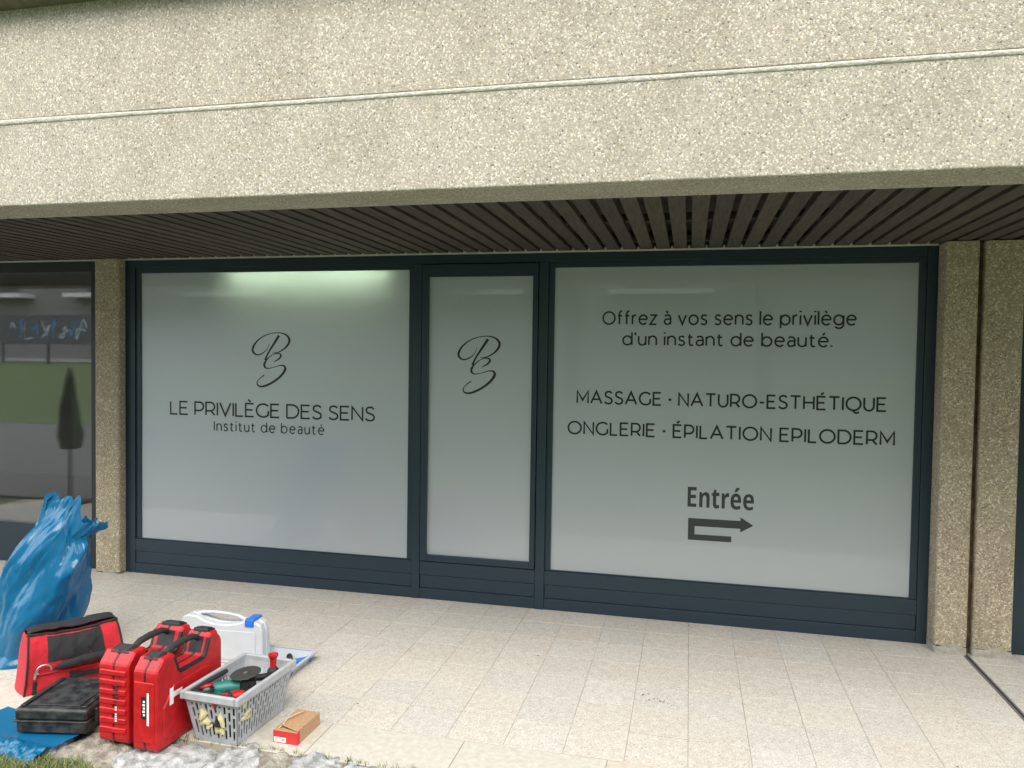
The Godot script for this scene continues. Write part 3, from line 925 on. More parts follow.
func build_across() -> void:
	# what the clear pane mirrors: the block over the lawn, a board on posts and a closed parasol
	var b := thing("apartment_building", "long grey building across the lawn, mirrored in the clear window", "building", Vector3(-30, 1.2, 40))
	part("wall", boxbuf(-30, -1.4, 0, 90, 9.0, 10), mat(0.19, 0.19, 0.18, 0.9), b)
	part("plinth", boxbuf(-30, -1.4, -0.6, 90, 0.28, -0.002), mat(0.4, 0.38, 0.34, 0.9), b)
	for fl in 2:
		for k in 7:
			var x := -27.0 + 9.5 * k
			var y := 4.6 + 2.9 * fl
			part("balcony", boxbuf(x, y, -1.2, x + 6.0, y + 0.28, -0.002), mat(0.66, 0.66, 0.63, 0.8), b)
			var w := part("window", boxbuf(x + 1.0, y + 0.5, -0.05, x + 4.6, y + 2.1, -0.003), mat(0.03, 0.035, 0.04, 0.1), b)
			part("frame", boxbuf(x + 2.75, y + 0.5, -0.09, x + 2.85, y + 2.1, -0.051), mat(0.6, 0.6, 0.6, 0.6), w)
	var g := thing("notice_board", "grey board on posts sprayed with blue and white graffiti", "board", Vector3(-31.5, 1.1, 31.0), -0.0)
	part("panel", boxbuf(-3.4, 1.3, -0.1, 3.4, 3.0, 0.1, 0.02), mat(0.07, 0.072, 0.078, 0.7), g)
	for x: float in [-3.2, 0.0, 3.2]:
		part("post", boxbuf(x - 0.06, 0, -0.06, x + 0.06, 1.299, 0.06), mat(0.05, 0.05, 0.05, 0.6), g)
	var r := RandomNumberGenerator.new()
	r.seed = 8
	for k in 9:
		var p := PackedVector2Array()
		for i in 5:
			p.append(Vector2(-2.5 + 0.62 * k + r.randf_range(-0.35, 0.35), 2.15 + r.randf_range(-0.6, 0.6)))
		var c := catmull(p, [0.08])
		var sp := Buf.new()
		sp.ribbon(c[0], c[1], 0.0)
		var o := part("graffiti", sp, [mat(0.4, 0.48, 0.55, 0.7), mat(0.09, 0.24, 0.45, 0.7)][k % 2], g, Vector3(0, 0, -0.104 - 0.003 * k))
		o.rotation.y = 0.0
	build_trees()
	var u := thing("parasol", "closed dark green parasol mirrored in the clear window", "parasol", Vector3(-2.83, 0, 2.3))
	var cn := Buf.new()
	cn.grid(func(a: float, v: float) -> Vector3:
		var w := a * TAU
		var rad: float = lerpf(0.02, 0.155, pow(v, 0.8)) * (1.0 - 0.25 * smoothstep(0.75, 1.0, v)) * (1.0 + 0.14 * sin(w * 8.0) + 0.1 * sin(w * 3.0 + v * 5.0)) * (1.0 + 0.08 * sin(v * 17.0))
		return Vector3(cos(w) * rad, 1.68 - 0.98 * v, sin(w) * rad), 48, 14, 1.0, true)
	part("canopy", cn, mat(0.045, 0.08, 0.04, 0.9), u)
	var pole := Buf.new()
	pole.tube([Vector3(0, 0.03, 0), Vector3(0, 1.0, 0), Vector3(0, 1.72, 0)], [0.018], 10)
	part("pole", pole, M.rubber, u)
	part("foot", boxbuf(-0.2, 0, -0.2, 0.2, 0.05, 0.2, 0.015), M.rubber, u)

func stone(parent: Node, x: float, z: float, sx: float, sz: float, top: float, turn: float, m: Material) -> void:
	var f := FastNoiseLite.new()
	f.seed = int(x * 1000.0) + int(z * 371.0)
	f.frequency = 5.0
	f.fractal_octaves = 4
	var facets := FastNoiseLite.new()
	facets.seed = f.seed + 1
	facets.noise_type = FastNoiseLite.TYPE_CELLULAR
	facets.cellular_return_type = FastNoiseLite.RETURN_DISTANCE2_SUB
	facets.frequency = 11.0
	facets.fractal_type = FastNoiseLite.FRACTAL_NONE
	var hy := 0.09
	var b := Buf.new()
	b.grid(func(u: float, v: float) -> Vector3:
		var a := u * TAU
		var e := (v - 0.5) * PI
		var d := Vector3(cos(a) * cos(e), sin(e), sin(a) * cos(e))
		# squarish, flat-topped block
		var q := Vector3(signf(d.x) * pow(absf(d.x), 0.6), signf(d.y) * pow(absf(d.y), 0.42), signf(d.z) * pow(absf(d.z), 0.6))
		var p := Vector3(q.x * sx * 0.5, q.y * hy, q.z * sz * 0.5)
		var k := f.get_noise_3d(p.x + x, p.y, p.z + z)
		var k2 := f.get_noise_3d(p.x * 4.0 + x, p.y * 4.0 + 3.0, p.z * 4.0 + z)
		var fc := facets.get_noise_3d(p.x + x, p.y * 0.6, p.z + z)
		p.y += 0.022 * fc * smoothstep(0.0, 0.4, d.y)
		p.x *= 1.0 + 0.22 * k + 0.05 * k2
		p.z *= 1.0 + 0.22 * k + 0.05 * k2
		p.y += 0.028 * k + 0.010 * k2
		return p, 60, 40, -1.0, true)
	var o := part("stone", b, m, parent, Vector3(x, top - hy, z))
	o.rotation.y = turn

func build_edging() -> void:
	var e := thing("stone_edging", "row of rough pale stones edging the terrace by the grass", "stone edging")
	var list := [[1.62, 2.55, 0.36, 0.26, 0], [1.97, 2.53, 0.36, 0.24, 1], [2.36, 2.53, 0.44, 0.27, 0], [2.70, 2.48, 0.27, 0.19, 0], [2.90, 2.475, 0.19, 0.15, 1], [3.10, 2.47, 0.24, 0.17, 0], [3.36, 2.46, 0.28, 0.18, 0], [3.66, 2.48, 0.32, 0.2, 1], [4.02, 2.49, 0.38, 0.22, 0], [4.42, 2.48, 0.38, 0.22, 1], [4.82, 2.49, 0.4, 0.22, 0], [5.22, 2.48, 0.38, 0.22, 0], [5.6, 2.49, 0.36, 0.22, 1], [6.0, 2.48, 0.4, 0.22, 0], [1.24, 2.53, 0.34, 0.24, 1], [0.88, 2.53, 0.34, 0.24, 0], [0.5, 2.53, 0.36, 0.24, 1], [2.14, 2.68, 0.26, 0.14, 1], [2.5, 2.68, 0.3, 0.14, 0]]
	for k in list.size():
		var s: Array = list[k]
		stone(e, s[0], s[1] - (0.03 if s[0] > 2.55 else 0.012), s[2] * 1.04, s[3] * 1.16, (0.018 if s[0] > 2.55 else -0.003) - 0.006 * sin(k * 2.3) - (0.015 if s[1] > 2.6 else 0.0), 0.15 * sin(k * 5.1), M["stone%d" % s[4]])
	part("soil", boxbuf(-3.6, -0.16, 2.401, 9.3, -0.05, 2.72), M.dirt, e)

# ---------------------------------------------------------------- the tools on the floor
func build_blue_bag() -> void:
	var o := thing("plastic_sack", "tall crumpled blue plastic sack standing open behind the red tool bag", "sack", Vector3(0.68, 0, 1.70))
	var f := FastNoiseLite.new()
	f.seed = 77
	f.frequency = 1.0
	f.fractal_octaves = 3
	var soft := func(x: float) -> float:   # rounded ridge, one per unit
		var d := absf(x - floorf(x + 0.5)) * 2.0
		return 1.0 - sqrt(d * d + 0.001)
	var b := Buf.new()
	b.grid(func(u: float, v: float) -> Vector3:
		var a := u * TAU
		var ca := cos(a)
		var sa := sin(a)
		var back := 0.5 + 0.5 * cos(a - 2.45)
		var top := 0.85 + 0.155 * smoothstep(0.36, 0.66, back) + 0.012 * sin(a * 5.0 + 1.0) + 0.010 * sin(a * 13.0) + 0.006 * sin(a * 23.0)
		var h := v * top
		var near_top := smoothstep(0.72, 0.95, v)
		var r := 0.262 - 0.055 * smoothstep(0.2, 0.9, h)
		# long slack folds that run over the body at a slant
		var fold: float = (soft.call(u * 4.0 + v * 0.85 + 0.12) - 0.45) * 0.062 * smoothstep(0.02, 0.35, v)
		fold += (soft.call(u * 3.0 - v * 0.55 + 0.4) - 0.45) * 0.030
		fold += (soft.call(u * 7.0 + v * 2.1) - 0.45) * 0.026 * smoothstep(0.3, 0.7, v)
		var n0 := f.get_noise_3d(ca * 1.1, v * 1.8, sa * 1.1)
		var n1 := f.get_noise_3d(ca * 2.4 + 9.0, v * 4.5, sa * 2.4)
		var n2 := f.get_noise_3d(ca * 5.0, v * 9.0 + 3.0, sa * 5.0)
		fold += n0 * 0.035 + (absf(n1) - 0.2) * 0.07 * (0.16 + 0.8 * near_top) + (absf(n2) - 0.2) * 0.03 * near_top
		# crushed neck, then the lip turned out towards +x
		var neck := -0.03 * exp(-pow((v - 0.87) / 0.05, 2.0)) * (0.35 + 0.65 * smoothstep(-0.6, 0.6, ca + 0.5 * sa))
		var lip := 0.06 * smoothstep(0.9, 1.0, v) * smoothstep(-0.2, 0.9, ca)
		var inward := -0.035 * smoothstep(0.78, 1.0, v) * smoothstep(0.0, -0.9, ca)
		r += fold + neck + lip + inward
		var skirt := 0.04 * (1.0 - smoothstep(0.0, 0.07, v))
		return Vector3(0.33 * h + ca * (r + skirt), h + 0.02 * n1 * near_top, -0.05 * h + sa * (r * 0.86 * (1.0 - 0.72 * smoothstep(0.62, 0.96, v)) + skirt) + 0.03 * near_top * sin(a * 2.0 + 0.5)), 170, 120, 1.0, true)
	part("sack", b, M.blue, o)
	var fill := Buf.new()
	fill.lathe([Vector2(0.0, 0.0), Vector2(0.13, 0.0), Vector2(0.12, 0.2), Vector2(0.08, 0.3), Vector2(0.0, 0.33)], 16, Transform3D(Basis(), Vector3(0.03, 0.004, 0)))
	part("contents", fill, M.dirt, o)
	# loose end lying flat under the black case
	var s := thing("plastic_sheet", "flat piece of blue plastic sheet under the black case", "plastic sheet", Vector3(1.62, 0.0, 2.58), -0.2)
	var c := Buf.new()
	c.grid(func(u: float, v: float) -> Vector3:
		var x := lerpf(-0.42, 0.2, u)
		var z := lerpf(-0.16, 0.15 + 0.03 * sin(u * 9.0) + 0.02 * sin(u * 23.0), v)
		var k := f.get_noise_2d(x * 6.0 + 4.0, z * 6.0)
		var k2 := f.get_noise_2d(x * 17.0, z * 17.0 + 8.0)
		var under := smoothstep(0.0, 0.06, z - 0.02 + 0.1 * x)
		var y := 0.004 + (absf(k) * 0.035 + absf(k2) * 0.022) * under - 0.05 * smoothstep(0.06, 0.2, z)
		return Vector3(x, y, z), 70, 44, -1.0)
	part("sheet", c, M.blue, s)

func build_tool_bag() -> void:
	# long side faces local +z
	var o := thing("tool_bag", "red and black fabric tool bag with carrying straps before the blue sack", "tool bag", Vector3(1.26, 0, 1.93), 0.95)
	var f := FastNoiseLite.new()
	f.seed = 5
	f.frequency = 1.0
	var prof := func(v: float) -> Vector2:   # half depth, height
		var pts := [Vector2(0.135, 0.0), Vector2(0.14, 0.06), Vector2(0.135, 0.14), Vector2(0.115, 0.22), Vector2(0.085, 0.285), Vector2(0.04, 0.315), Vector2(0.0, 0.322)]
		var i := v * (pts.size() - 1)
		var k := mini(int(i), pts.size() - 2)
		return pts[k].cubic_interpolate(pts[k + 1], pts[maxi(k - 1, 0)], pts[mini(k + 2, pts.size() - 1)], i - k)
	var side := func(u: float, v: float, off: float) -> Vector3:
		# u: along the bag, v: up; front face
		var q: Vector2 = prof.call(v)
		var x := (u - 0.5) * lerpf(0.52, 0.43, v)
		var n := f.get_noise_2d(x * 9.0, v * 3.0)
		var sag := 0.012 * sin(u * PI) * sin(v * PI)
		return Vector3(x, q.y - 0.018 * sin(u * PI) * v, q.x + off + 0.018 * n + 0.008 * f.get_noise_2d(x * 31.0, v * 8.0) + sag)
	for s: float in [1.0, -1.0]:
		var b := Buf.new()
		b.grid(func(u: float, v: float) -> Vector3:
			var p: Vector3 = side.call(u, v * 0.80, 0.0)
			return Vector3(p.x, p.y, p.z * s), 30, 22, s)
		part("front_panel" if s > 0 else "back_panel", b, M.red_cloth, o)
	for s: float in [1.0, -1.0]:
		var e := Buf.new()
		e.grid(func(u: float, v: float) -> Vector3:
			var a: Vector3 = side.call(1.0 if s > 0 else 0.0, u * 0.80, 0.0)
			return Vector3(a.x + s * 0.022 * sin(v * PI) * (1.0 - u * 0.6), a.y, lerpf(-a.z, a.z, v)), 16, 12, -s)
		part("end_panel", e, M.red_cloth, o)
	var lid := Buf.new()
	lid.grid(func(u: float, v: float) -> Vector3:
		var w := v * 2.0 - 1.0
		var p: Vector3 = side.call(u, 1.0 - absf(w) * 0.205, 0.003)
		var r := 0.026 * (1.0 - pow(absf(u * 2.0 - 1.0), 8.0)) + 0.006 * f.get_noise_2d(u * 5.0, w * 3.0)
		return Vector3(p.x * 1.03, p.y + r, p.z * signf(w)), 34, 16, -1.0)
	part("zip_lid", lid, M.black_cloth, o)
	for s: float in [1.0, -1.0]:
		var pts := []
		for k in 21:
			var p: Vector3 = side.call(k / 20.0, 0.80, 0.006)
			pts.append(Vector3(p.x * 1.035, p.y, p.z * s))
		var z := Buf.new()
		z.tube(pts, [0.009], 8)
		part("piping", z, M.black_cloth, o)
	for s: float in [1.0, -1.0]:
		var pts := []
		for k in 13:
			var p: Vector3 = side.call(1.0 if s > 0 else 0.0, k / 12.0 * 0.8, 0.002)
			pts.append(p)
		var z := Buf.new()
		z.tube(pts, [0.006], 8)
		part("piping", z, M.black_cloth, o)
	# black pocket on the upper front, lower pocket slit
	var pk := Buf.new()
	pk.grid(func(u: float, v: float) -> Vector3:
		var w := lerpf(0.20, 0.80, u)
		return side.call(w, lerpf(0.40, 0.735, v), 0.005 + 0.006 * sin(u * PI) * sin(v * PI)), 20, 10, 1.0)
	part("pocket", pk, M.black_cloth, o)
	var pk2 := Buf.new()
	pk2.grid(func(u: float, v: float) -> Vector3:
		return side.call(lerpf(0.42, 0.97, u), lerpf(0.14, 0.24 - 0.06 * u, v), 0.006 + 0.008 * sin(u * PI)), 18, 5, 1.0)
	part("pocket", pk2, M.black_cloth, o)
	# folded strap across the front, with its ring
	var st := Buf.new()
	var sp := []
	for k in 19:
		var u := k / 18.0
		var p: Vector3 = side.call(lerpf(0.26, 0.98, u), 0.335 + 0.05 * sin(u * PI), 0.020 + 0.022 * sin(u * PI))
		sp.append(p)
	st.tube(sp, [0.010, 0.015, 0.02, 0.026, 0.024, 0.028, 0.026, 0.026, 0.029, 0.027, 0.026, 0.028, 0.027, 0.025, 0.026, 0.024, 0.02, 0.016, 0.01], 10, 0.8)
	part("strap", st, M.black_cloth, o)
	var seam := Buf.new()
	var sq := []
	for k in 15:
		sq.append(side.call(lerpf(0.1, 0.97, k / 14.0), 0.27, 0.006))
	seam.tube(sq, [0.006], 6)
	part("seam", seam, M.red_cloth, o)
	var rg := Buf.new()
	var rp := []
	var cen: Vector3 = side.call(0.16, 0.33, 0.016)
	for k in 19:
		var w := lerpf(-0.4, PI * 1.25, k / 18.0)
		rp.append(cen + Vector3(cos(w) * 0.036, sin(w) * 0.027, 0.006))
	rg.tube(rp, [0.0046], 8)
	part("ring", rg, M.steel, o)
	var clip := Buf.new()
	clip.tube([cen + Vector3(-0.03, 0.012, 0.004), cen + Vector3(-0.042, -0.02, 0.002), cen + Vector3(-0.046, -0.045, 0.0)], [0.006, 0.007, 0.006], 8)
	part("clip", clip, M.steel, o)
	var webp := []
	for k in 9:
		webp.append(side.call(0.085, lerpf(0.02, 0.20, k / 8.0), 0.004))
	var web := Buf.new()
	web.tube(webp, [0.013], 8, 0.35)
	part("webbing", web, M.black_cloth, o)
	part("base", boxbuf(-0.25, 0.0, -0.13, 0.25, 0.012, 0.13, 0.005), M.black_cloth, o)

func arc(c: Vector2, r: float, a0: float, a1: float, cnt: int) -> PackedVector2Array:
	var p := PackedVector2Array()
	for k in cnt + 1:
		var w := deg_to_rad(lerpf(a0, a1, float(k) / cnt))
		p.append(c + Vector2(cos(w), sin(w)) * r)
	return p

# upright tool case: length along z (0 = near end), thickness along x, near end at z = 0
func red_case(label: String, at: Vector3, turn: float, thick: float, ribbed: bool) -> Node3D:
	var o := thing("tool_case", label, "tool case", at, turn)
	var L := 0.50
	var H := 0.442
	# side outline in (z, y): a notch under the handle, rounded shoulders
	var p := PackedVector2Array([Vector2(-0.006, 0.012), Vector2(0.0, 0.03), Vector2(-0.002, 0.36)])
	p.append_array(arc(Vector2(-0.05, 0.372), 0.048, 0, 60, 4))
	p.append_array([Vector2(-0.05, H), Vector2(-0.115, H + 0.004), Vector2(-0.135, H - 0.012), Vector2(-0.165, 0.352), Vector2(-0.18, 0.342), Vector2(-0.345, 0.342), Vector2(-0.36, 0.352), Vector2(-0.39, H - 0.012), Vector2(-0.41, H + 0.004), Vector2(-0.46, H)])
	p.append_array(arc(Vector2(-L + 0.05, 0.372), 0.048, 120, 180, 4))
	p.append_array([Vector2(-L, 0.03), Vector2(-L + 0.006, 0.012), Vector2(-L + 0.02, 0.0), Vector2(-0.02, 0.0)])
	# polygon x -> world z, y -> world y, depth -> world x
	var bs := Basis(Vector3(0, 0, 1), Vector3(0, 1, 0), Vector3(1, 0, 0))
	var half := thick * 0.5
	var seam := 0.003
	for s in 2:
		var b := Buf.new()
		b.prism(p, half - seam * 0.5, 0.008, Transform3D(bs, Vector3((-half) if s == 0 else seam * 0.5, 0, 0)))
		part("shell", b, M.red, o)
	var core := PackedVector2Array()
	for q in p:
		core.append(Vector2(-0.25 + (q.x + 0.25) * 0.985, 0.2 + (q.y - 0.2) * 0.985))
	var c := Buf.new()
	c.prism(core, thick * 0.6, 0.002, Transform3D(bs, Vector3(-thick * 0.3, 0, 0)))
	part("seam", c, M.black, o)
	# raised panel on both broad sides
	for s: float in [1.0, -1.0]:
		var rp := PackedVector2Array([Vector2(-0.045, 0.06), Vector2(-0.045, 0.20), Vector2(-0.12, 0.29), Vector2(-0.38, 0.29), Vector2(-0.455, 0.20), Vector2(-0.455, 0.06), Vector2(-0.42, 0.035), Vector2(-0.08, 0.035)])
		var b := Buf.new()
		b.prism(rp, 0.010, 0.004, Transform3D(bs, Vector3(half - 0.004 if s > 0 else -half - 0.006, 0, 0)))
		part("raised_panel", b, M.red, o)
	# black latches on the shoulders
	for z: float in [-0.078, -0.44]:
		var lt := Buf.new()
		var tilt := Transform3D(Basis(Vector3.RIGHT, 0.30 if z > -0.2 else -0.25), Vector3(0, H - 0.012 if z > -0.2 else H - 0.006, z))
		lt.rbox(Vector3(-half * 0.66, -0.01, -0.034), Vector3(half * 0.66, 0.019, 0.034), 0.007, 2, tilt)
		part("latch", lt, M.black, o)
		var sl := Buf.new()
		sl.rbox(Vector3(-half * 0.5, 0.018, -0.022), Vector3(half * 0.5, 0.023, 0.022), 0.002, 1, tilt)
		part("latch_plate", sl, M.rubber, o)
	# handle: black bar over the notch, and the notch's black lining
	var hb := Buf.new()
	hb.tube([Vector3(0, 0.408, -0.128), Vector3(0, 0.428, -0.15), Vector3(0, 0.442, -0.185), Vector3(0, 0.446, -0.2625), Vector3(0, 0.442, -0.34), Vector3(0, 0.428, -0.375), Vector3(0, 0.408, -0.397)], [0.016, 0.017, 0.019, 0.020, 0.019, 0.017, 0.016], 14, 0.85)
	part("handle", hb, M.rubber, o)
	for s: float in [1.0, -1.0]:
		var ln := Buf.new()
		var path := [Vector2(-0.128, H - 0.02), Vector2(-0.158, 0.348), Vector2(-0.178, 0.334), Vector2(-0.347, 0.334), Vector2(-0.367, 0.348), Vector2(-0.397, H - 0.02)]
		for k in path.size() - 1:
			var a: Vector2 = path[k]
			var d: Vector2 = path[k + 1]
			ln.tube([Vector3(s * (half - 0.008), a.y, a.x), Vector3(s * (half - 0.008), d.y, d.x)], [0.0115], 8)
		part("handle_lining", ln, M.black, o)
	if ribbed:
		for k in 7:
			var y := 0.055 + 0.047 * k
			var rb := Buf.new()
			rb.rbox(Vector3(-half + 0.010, y, -0.006), Vector3(half - 0.010, y + 0.027, 0.007), 0.006, 2)
			part("rib", rb, M.red, o)
		var w := Buf.new()
		for k in 7:
			if k != 4:
				w.box(Vector3(0.018, 0.115 + 0.011 * k, 0.0072), Vector3(0.029, 0.115 + 0.011 * k + 0.007, 0.0082))
		part("lettering", w, M.paper, o)
		var g := Buf.new()
		for k in 5:
			g.rbox(Vector3(0.008, 0.21 + 0.019 * k, 0.004), Vector3(0.034, 0.21 + 0.019 * k + 0.007, 0.0085), 0.0015, 1)
		part("vent", g, M.black, o)
	else:
		var fp := Buf.new()
		fp.rbox(Vector3(-half + 0.012, 0.05, -0.004), Vector3(half - 0.012, 0.34, 0.005), 0.004, 2)
		part("end_panel", fp, M.red, o)
		var lb := Buf.new()
		lb.box(Vector3(-0.012, 0.165, 0.0052), Vector3(0.018, 0.272, 0.0064))
		part("label", lb, M.black, o)
		var lw := Buf.new()
		lw.box(Vector3(0.020, 0.135, 0.0052), Vector3(0.031, 0.292, 0.0066))
		for k in 5:
			lw.box(Vector3(-0.004 if k % 2 else -0.001, 0.18 + 0.016 * k, 0.0065), Vector3(0.010, 0.18 + 0.016 * k + 0.010, 0.0072))
		part("sticker", lw, M.paper, o)
		# white mark on the broad side
		var mk := Buf.new()
		var x := half + 0.0062
		mk.box(Vector3(x, 0.2, -0.112), Vector3(x + 0.0008, 0.282, -0.086))
		mk.box(Vector3(x, 0.230, -0.175), Vector3(x + 0.0009, 0.256, -0.1122))
		part("white_mark", mk, M.paper, o)
	return o

func build_cases() -> void:
	red_case("red plastic tool case with white stripe label standing upright beside the grey basket", Vector3(2.263, 0, 2.557), -0.03, 0.135, false)
	red_case("red ribbed plastic tool case standing upright between black case and another red case", Vector3(2.058, 0, 2.522), -0.02, 0.172, true)
	# black case lying flat
	var o := thing("storage_case", "scuffed black plastic case lying flat on the blue sheet", "case", Vector3(1.675, 0.0, 2.36), 0.205)
	var b := Buf.new()
	b.rbox(Vector3(-0.178, 0.012, -0.19), Vector3(0.178, 0.075, 0.185), 0.012, 3)
	part("base", b, M.scuffed, o)
	var l := Buf.new()
	l.rbox(Vector3(-0.184, 0.079, -0.195), Vector3(0.184, 0.137, 0.19), 0.016, 3)
	part("lid", l, M.scuffed, o)
	part("rim", boxbuf(-0.187, 0.0705, -0.197, 0.187, 0.0785, 0.193, 0.003), M.scuffed, o)
	part("lid_panel", boxbuf(-0.13, 0.1375, -0.16, 0.13, 0.1425, 0.15, 0.003), M.scuffed, o)
	for x: float in [-0.155, 0.155]:
		part("lid_rib", boxbuf(x - 0.013, 0.1375, -0.17, x + 0.013, 0.146, 0.165, 0.004), M.scuffed, o)
	for z: float in [-0.1, 0.09]:
		var lt := Buf.new()
		lt.rbox(Vector3(0.182, 0.045, z - 0.035), Vector3(0.2, 0.118, z + 0.035), 0.006, 2)
		part("latch", lt, M.scuffed, o)
	for x: float in [-0.11, 0.11]:
		for z: float in [-0.12, 0.12]:
			part("foot", boxbuf(x - 0.02, 0.0, z - 0.02, x + 0.02, 0.0118, z + 0.02, 0.003), M.rubber, o)
	part("hinge", boxbuf(-0.2, 0.06, 0.12, -0.1875, 0.095, 0.16, 0.003), M.steel, o)

func build_white_case() -> void:
	var o := thing("white_tool_case", "white plastic carrying case with blue latch behind the red cases", "tool case", Vector3(1.975, 0, 1.48), 0.06)
	o.scale = Vector3(1.16, 1.0, 1.0)
	var p := PackedVector2Array([Vector2(-0.225, 0.01), Vector2(-0.235, 0.03), Vector2(-0.235, 0.24), Vector2(-0.22, 0.275), Vector2(-0.19, 0.29), Vector2(-0.14, 0.285), Vector2(-0.10, 0.262), Vector2(-0.04, 0.245), Vector2(0.03, 0.243), Vector2(0.09, 0.255), Vector2(0.13, 0.272), Vector2(0.19, 0.274), Vector2(0.225, 0.255), Vector2(0.235, 0.22), Vector2(0.24, 0.03), Vector2(0.23, 0.01), Vector2(0.21, 0.0), Vector2(-0.205, 0.0)])
	for s in 2:
		var b := Buf.new()
		b.prism(p, 0.052, 0.008, Transform3D(Basis(), Vector3(0, 0, -0.053 if s == 0 else 0.001)))
		part("shell", b, M.white_plastic, o)
	var h := Buf.new()
	h.tube([Vector3(-0.17, 0.276, 0), Vector3(-0.13, 0.294, 0), Vector3(-0.06, 0.300, 0), Vector3(0.02, 0.296, 0), Vector3(0.08, 0.285, 0), Vector3(0.12, 0.266, 0)], [0.013, 0.012, 0.011, 0.011, 0.012, 0.013], 12)
	part("handle", h, M.white_plastic, o)
	for x: float in [0.165]:
		var l := Buf.new()
		l.rbox(Vector3(x - 0.026, 0.24, -0.058), Vector3(x + 0.026, 0.287, 0.060), 0.008, 2)
		part("latch", l, M.blue_clip if x > 0 else M.white_plastic, o)
	part("front_panel", boxbuf(-0.19, 0.03, 0.0525, 0.2, 0.21, 0.0575, 0.003), M.white_plastic, o)

func build_basket() -> void:
	var o := thing("plastic_basket", "grey slotted plastic basket smeared with dried foam and full of power tools", "basket", Vector3(2.548, 0, 2.195), -0.045)
	var hx := [0.118, 0.152]
	var hz := [0.195, 0.246]
	var H := 0.258
	var corner := func(u: float, w: float, v: float) -> Vector3:   # u, w in -1..1, v up 0..1
		return Vector3(u * lerpf(hx[0], hx[1], v), lerpf(0.002, H, v), w * lerpf(hz[0], hz[1], v))
	part("floor_panel", boxbuf(-hx[0] + 0.001, 0.0, -hz[0] + 0.001, hx[0] - 0.001, 0.006, hz[0] - 0.001, 0.002), M.grey_plastic, o)
	for side in 4:
		var b := Buf.new()
		var long := side >= 2
		var s := 1.0 if side % 2 == 0 else -1.0
		var cols := 20 if long else 11
		var at := func(u: float, v: float, d: float) -> Vector3:
			var q: Vector3
			if long:
				q = corner.call(s, u, v)
				q.x -= s * d
			else:
				q = corner.call(u, s, v)
				q.z -= s * d
			return q
		var patch := func(u0: float, u1: float, v0: float, v1: float) -> void:
			b.hexa([at.call(u0, v0, 0.0), at.call(u1, v0, 0.0), at.call(u1, v1, 0.0), at.call(u0, v1, 0.0), at.call(u0, v0, 0.004), at.call(u1, v0, 0.004), at.call(u1, v1, 0.004), at.call(u0, v1, 0.004)])
		patch.call(-1.0, 1.0, 0.0, 0.10)
		patch.call(-1.0, 1.0, 0.80, 1.0)
		for c in cols:
			var u0 := lerpf(-1.0, 1.0, float(c) / cols)
			var u1 := lerpf(-1.0, 1.0, (c + 1.0) / cols)
			var gap := lerpf(u0, u1, 0.5)
			if c == 0:
				patch.call(u0, u1, 0.101, 0.799)
				continue
			patch.call(gap, u1, 0.101, 0.799)
			var shift := 0.0 if c % 2 == 0 else 0.14
			for v in [[0.101, 0.101 + shift * 0.4], [0.30 + shift, 0.36 + shift], [0.58 + shift * 0.8, 0.64 + shift * 0.8]]:
				if v[1] - v[0] > 0.01:
					patch.call(u0, gap, v[0], minf(v[1], 0.799))
		part("side_wall", b, M.grey_plastic, o)
	var rim := Buf.new()
	var ro := [hx[1] + 0.012, hz[1] + 0.012]
	for s: float in [1.0, -1.0]:
		rim.rbox(Vector3(s * (hx[1] + 0.002) - 0.011, H - 0.034, -ro[1]), Vector3(s * (hx[1] + 0.002) + 0.011, H + 0.006, ro[1]), 0.006, 2)
		rim.rbox(Vector3(-ro[0] + 0.0225, H - 0.0335, s * (hz[1] + 0.002) - 0.0105), Vector3(ro[0] - 0.0225, H + 0.0055, s * (hz[1] + 0.002) + 0.0105), 0.006, 2)
	part("rim", rim, M.grey_plastic, o)
	var hd := Buf.new()
	hd.tube([Vector3(-0.125, H - 0.012, -0.05), Vector3(-0.126, H - 0.008, 0.1), Vector3(-0.124, H - 0.008, 0.21), Vector3(-0.10, H - 0.008, 0.222), Vector3(0.05, H - 0.010, 0.223), Vector3(0.115, H - 0.012, 0.22)], [0.012], 8)
	part("folded_handle", hd, M.rubber, o)
	# dried foam smears on the near end and the side
	var r := RandomNumberGenerator.new()
	r.seed = 21
	for k in 9:
		var fb := Buf.new()
		var u := r.randf_range(-0.65, 0.35)
		var v := r.randf_range(0.3, 0.72)
		var c: Vector3 = corner.call(u, 1.0, v)
		var ax := r.randf_range(0.014, 0.03)
		var ay := r.randf_range(0.018, 0.04)
		if k > 5:
			c = corner.call(1.0, r.randf_range(0.2, 0.85), r.randf_range(0.5, 0.85))
		var sd := r.randi() % 100
		fb.grid(func(a: float, e: float) -> Vector3:
			var w := a * TAU
			var t := (e - 0.5) * PI
			var rad := 1.0 + 0.3 * sin(w * 3.0 + sd) + 0.2 * sin(w * 5.0 + t * 4.0)
			var d := Vector3(cos(w) * cos(t) * ax * rad, sin(w) * cos(t) * ay * rad, sin(t) * 0.005)
			if k > 5:
				d = Vector3(d.z, d.y * 0.7, d.x * 1.5)
			return c + d, 16, 8, 1.0, true)
		part("dried_foam", fb, M.foam, o)
	var base := o.transform
	# what lies in it
	var g := thing("angle_grinder", "angle grinder with dark cutting disc lying across the grey basket", "power tool", base * Vector3(-0.015, 0.205, 0.07), 0.5)
	var gb := Buf.new()
	gb.tube([Vector3(-0.17, 0.015, 0.02), Vector3(-0.10, 0.018, 0.01), Vector3(-0.02, 0.02, 0.0), Vector3(0.05, 0.02, 0.0)], [0.028, 0.032, 0.034, 0.036], 16)
	part("body", gb, M.teal, g)
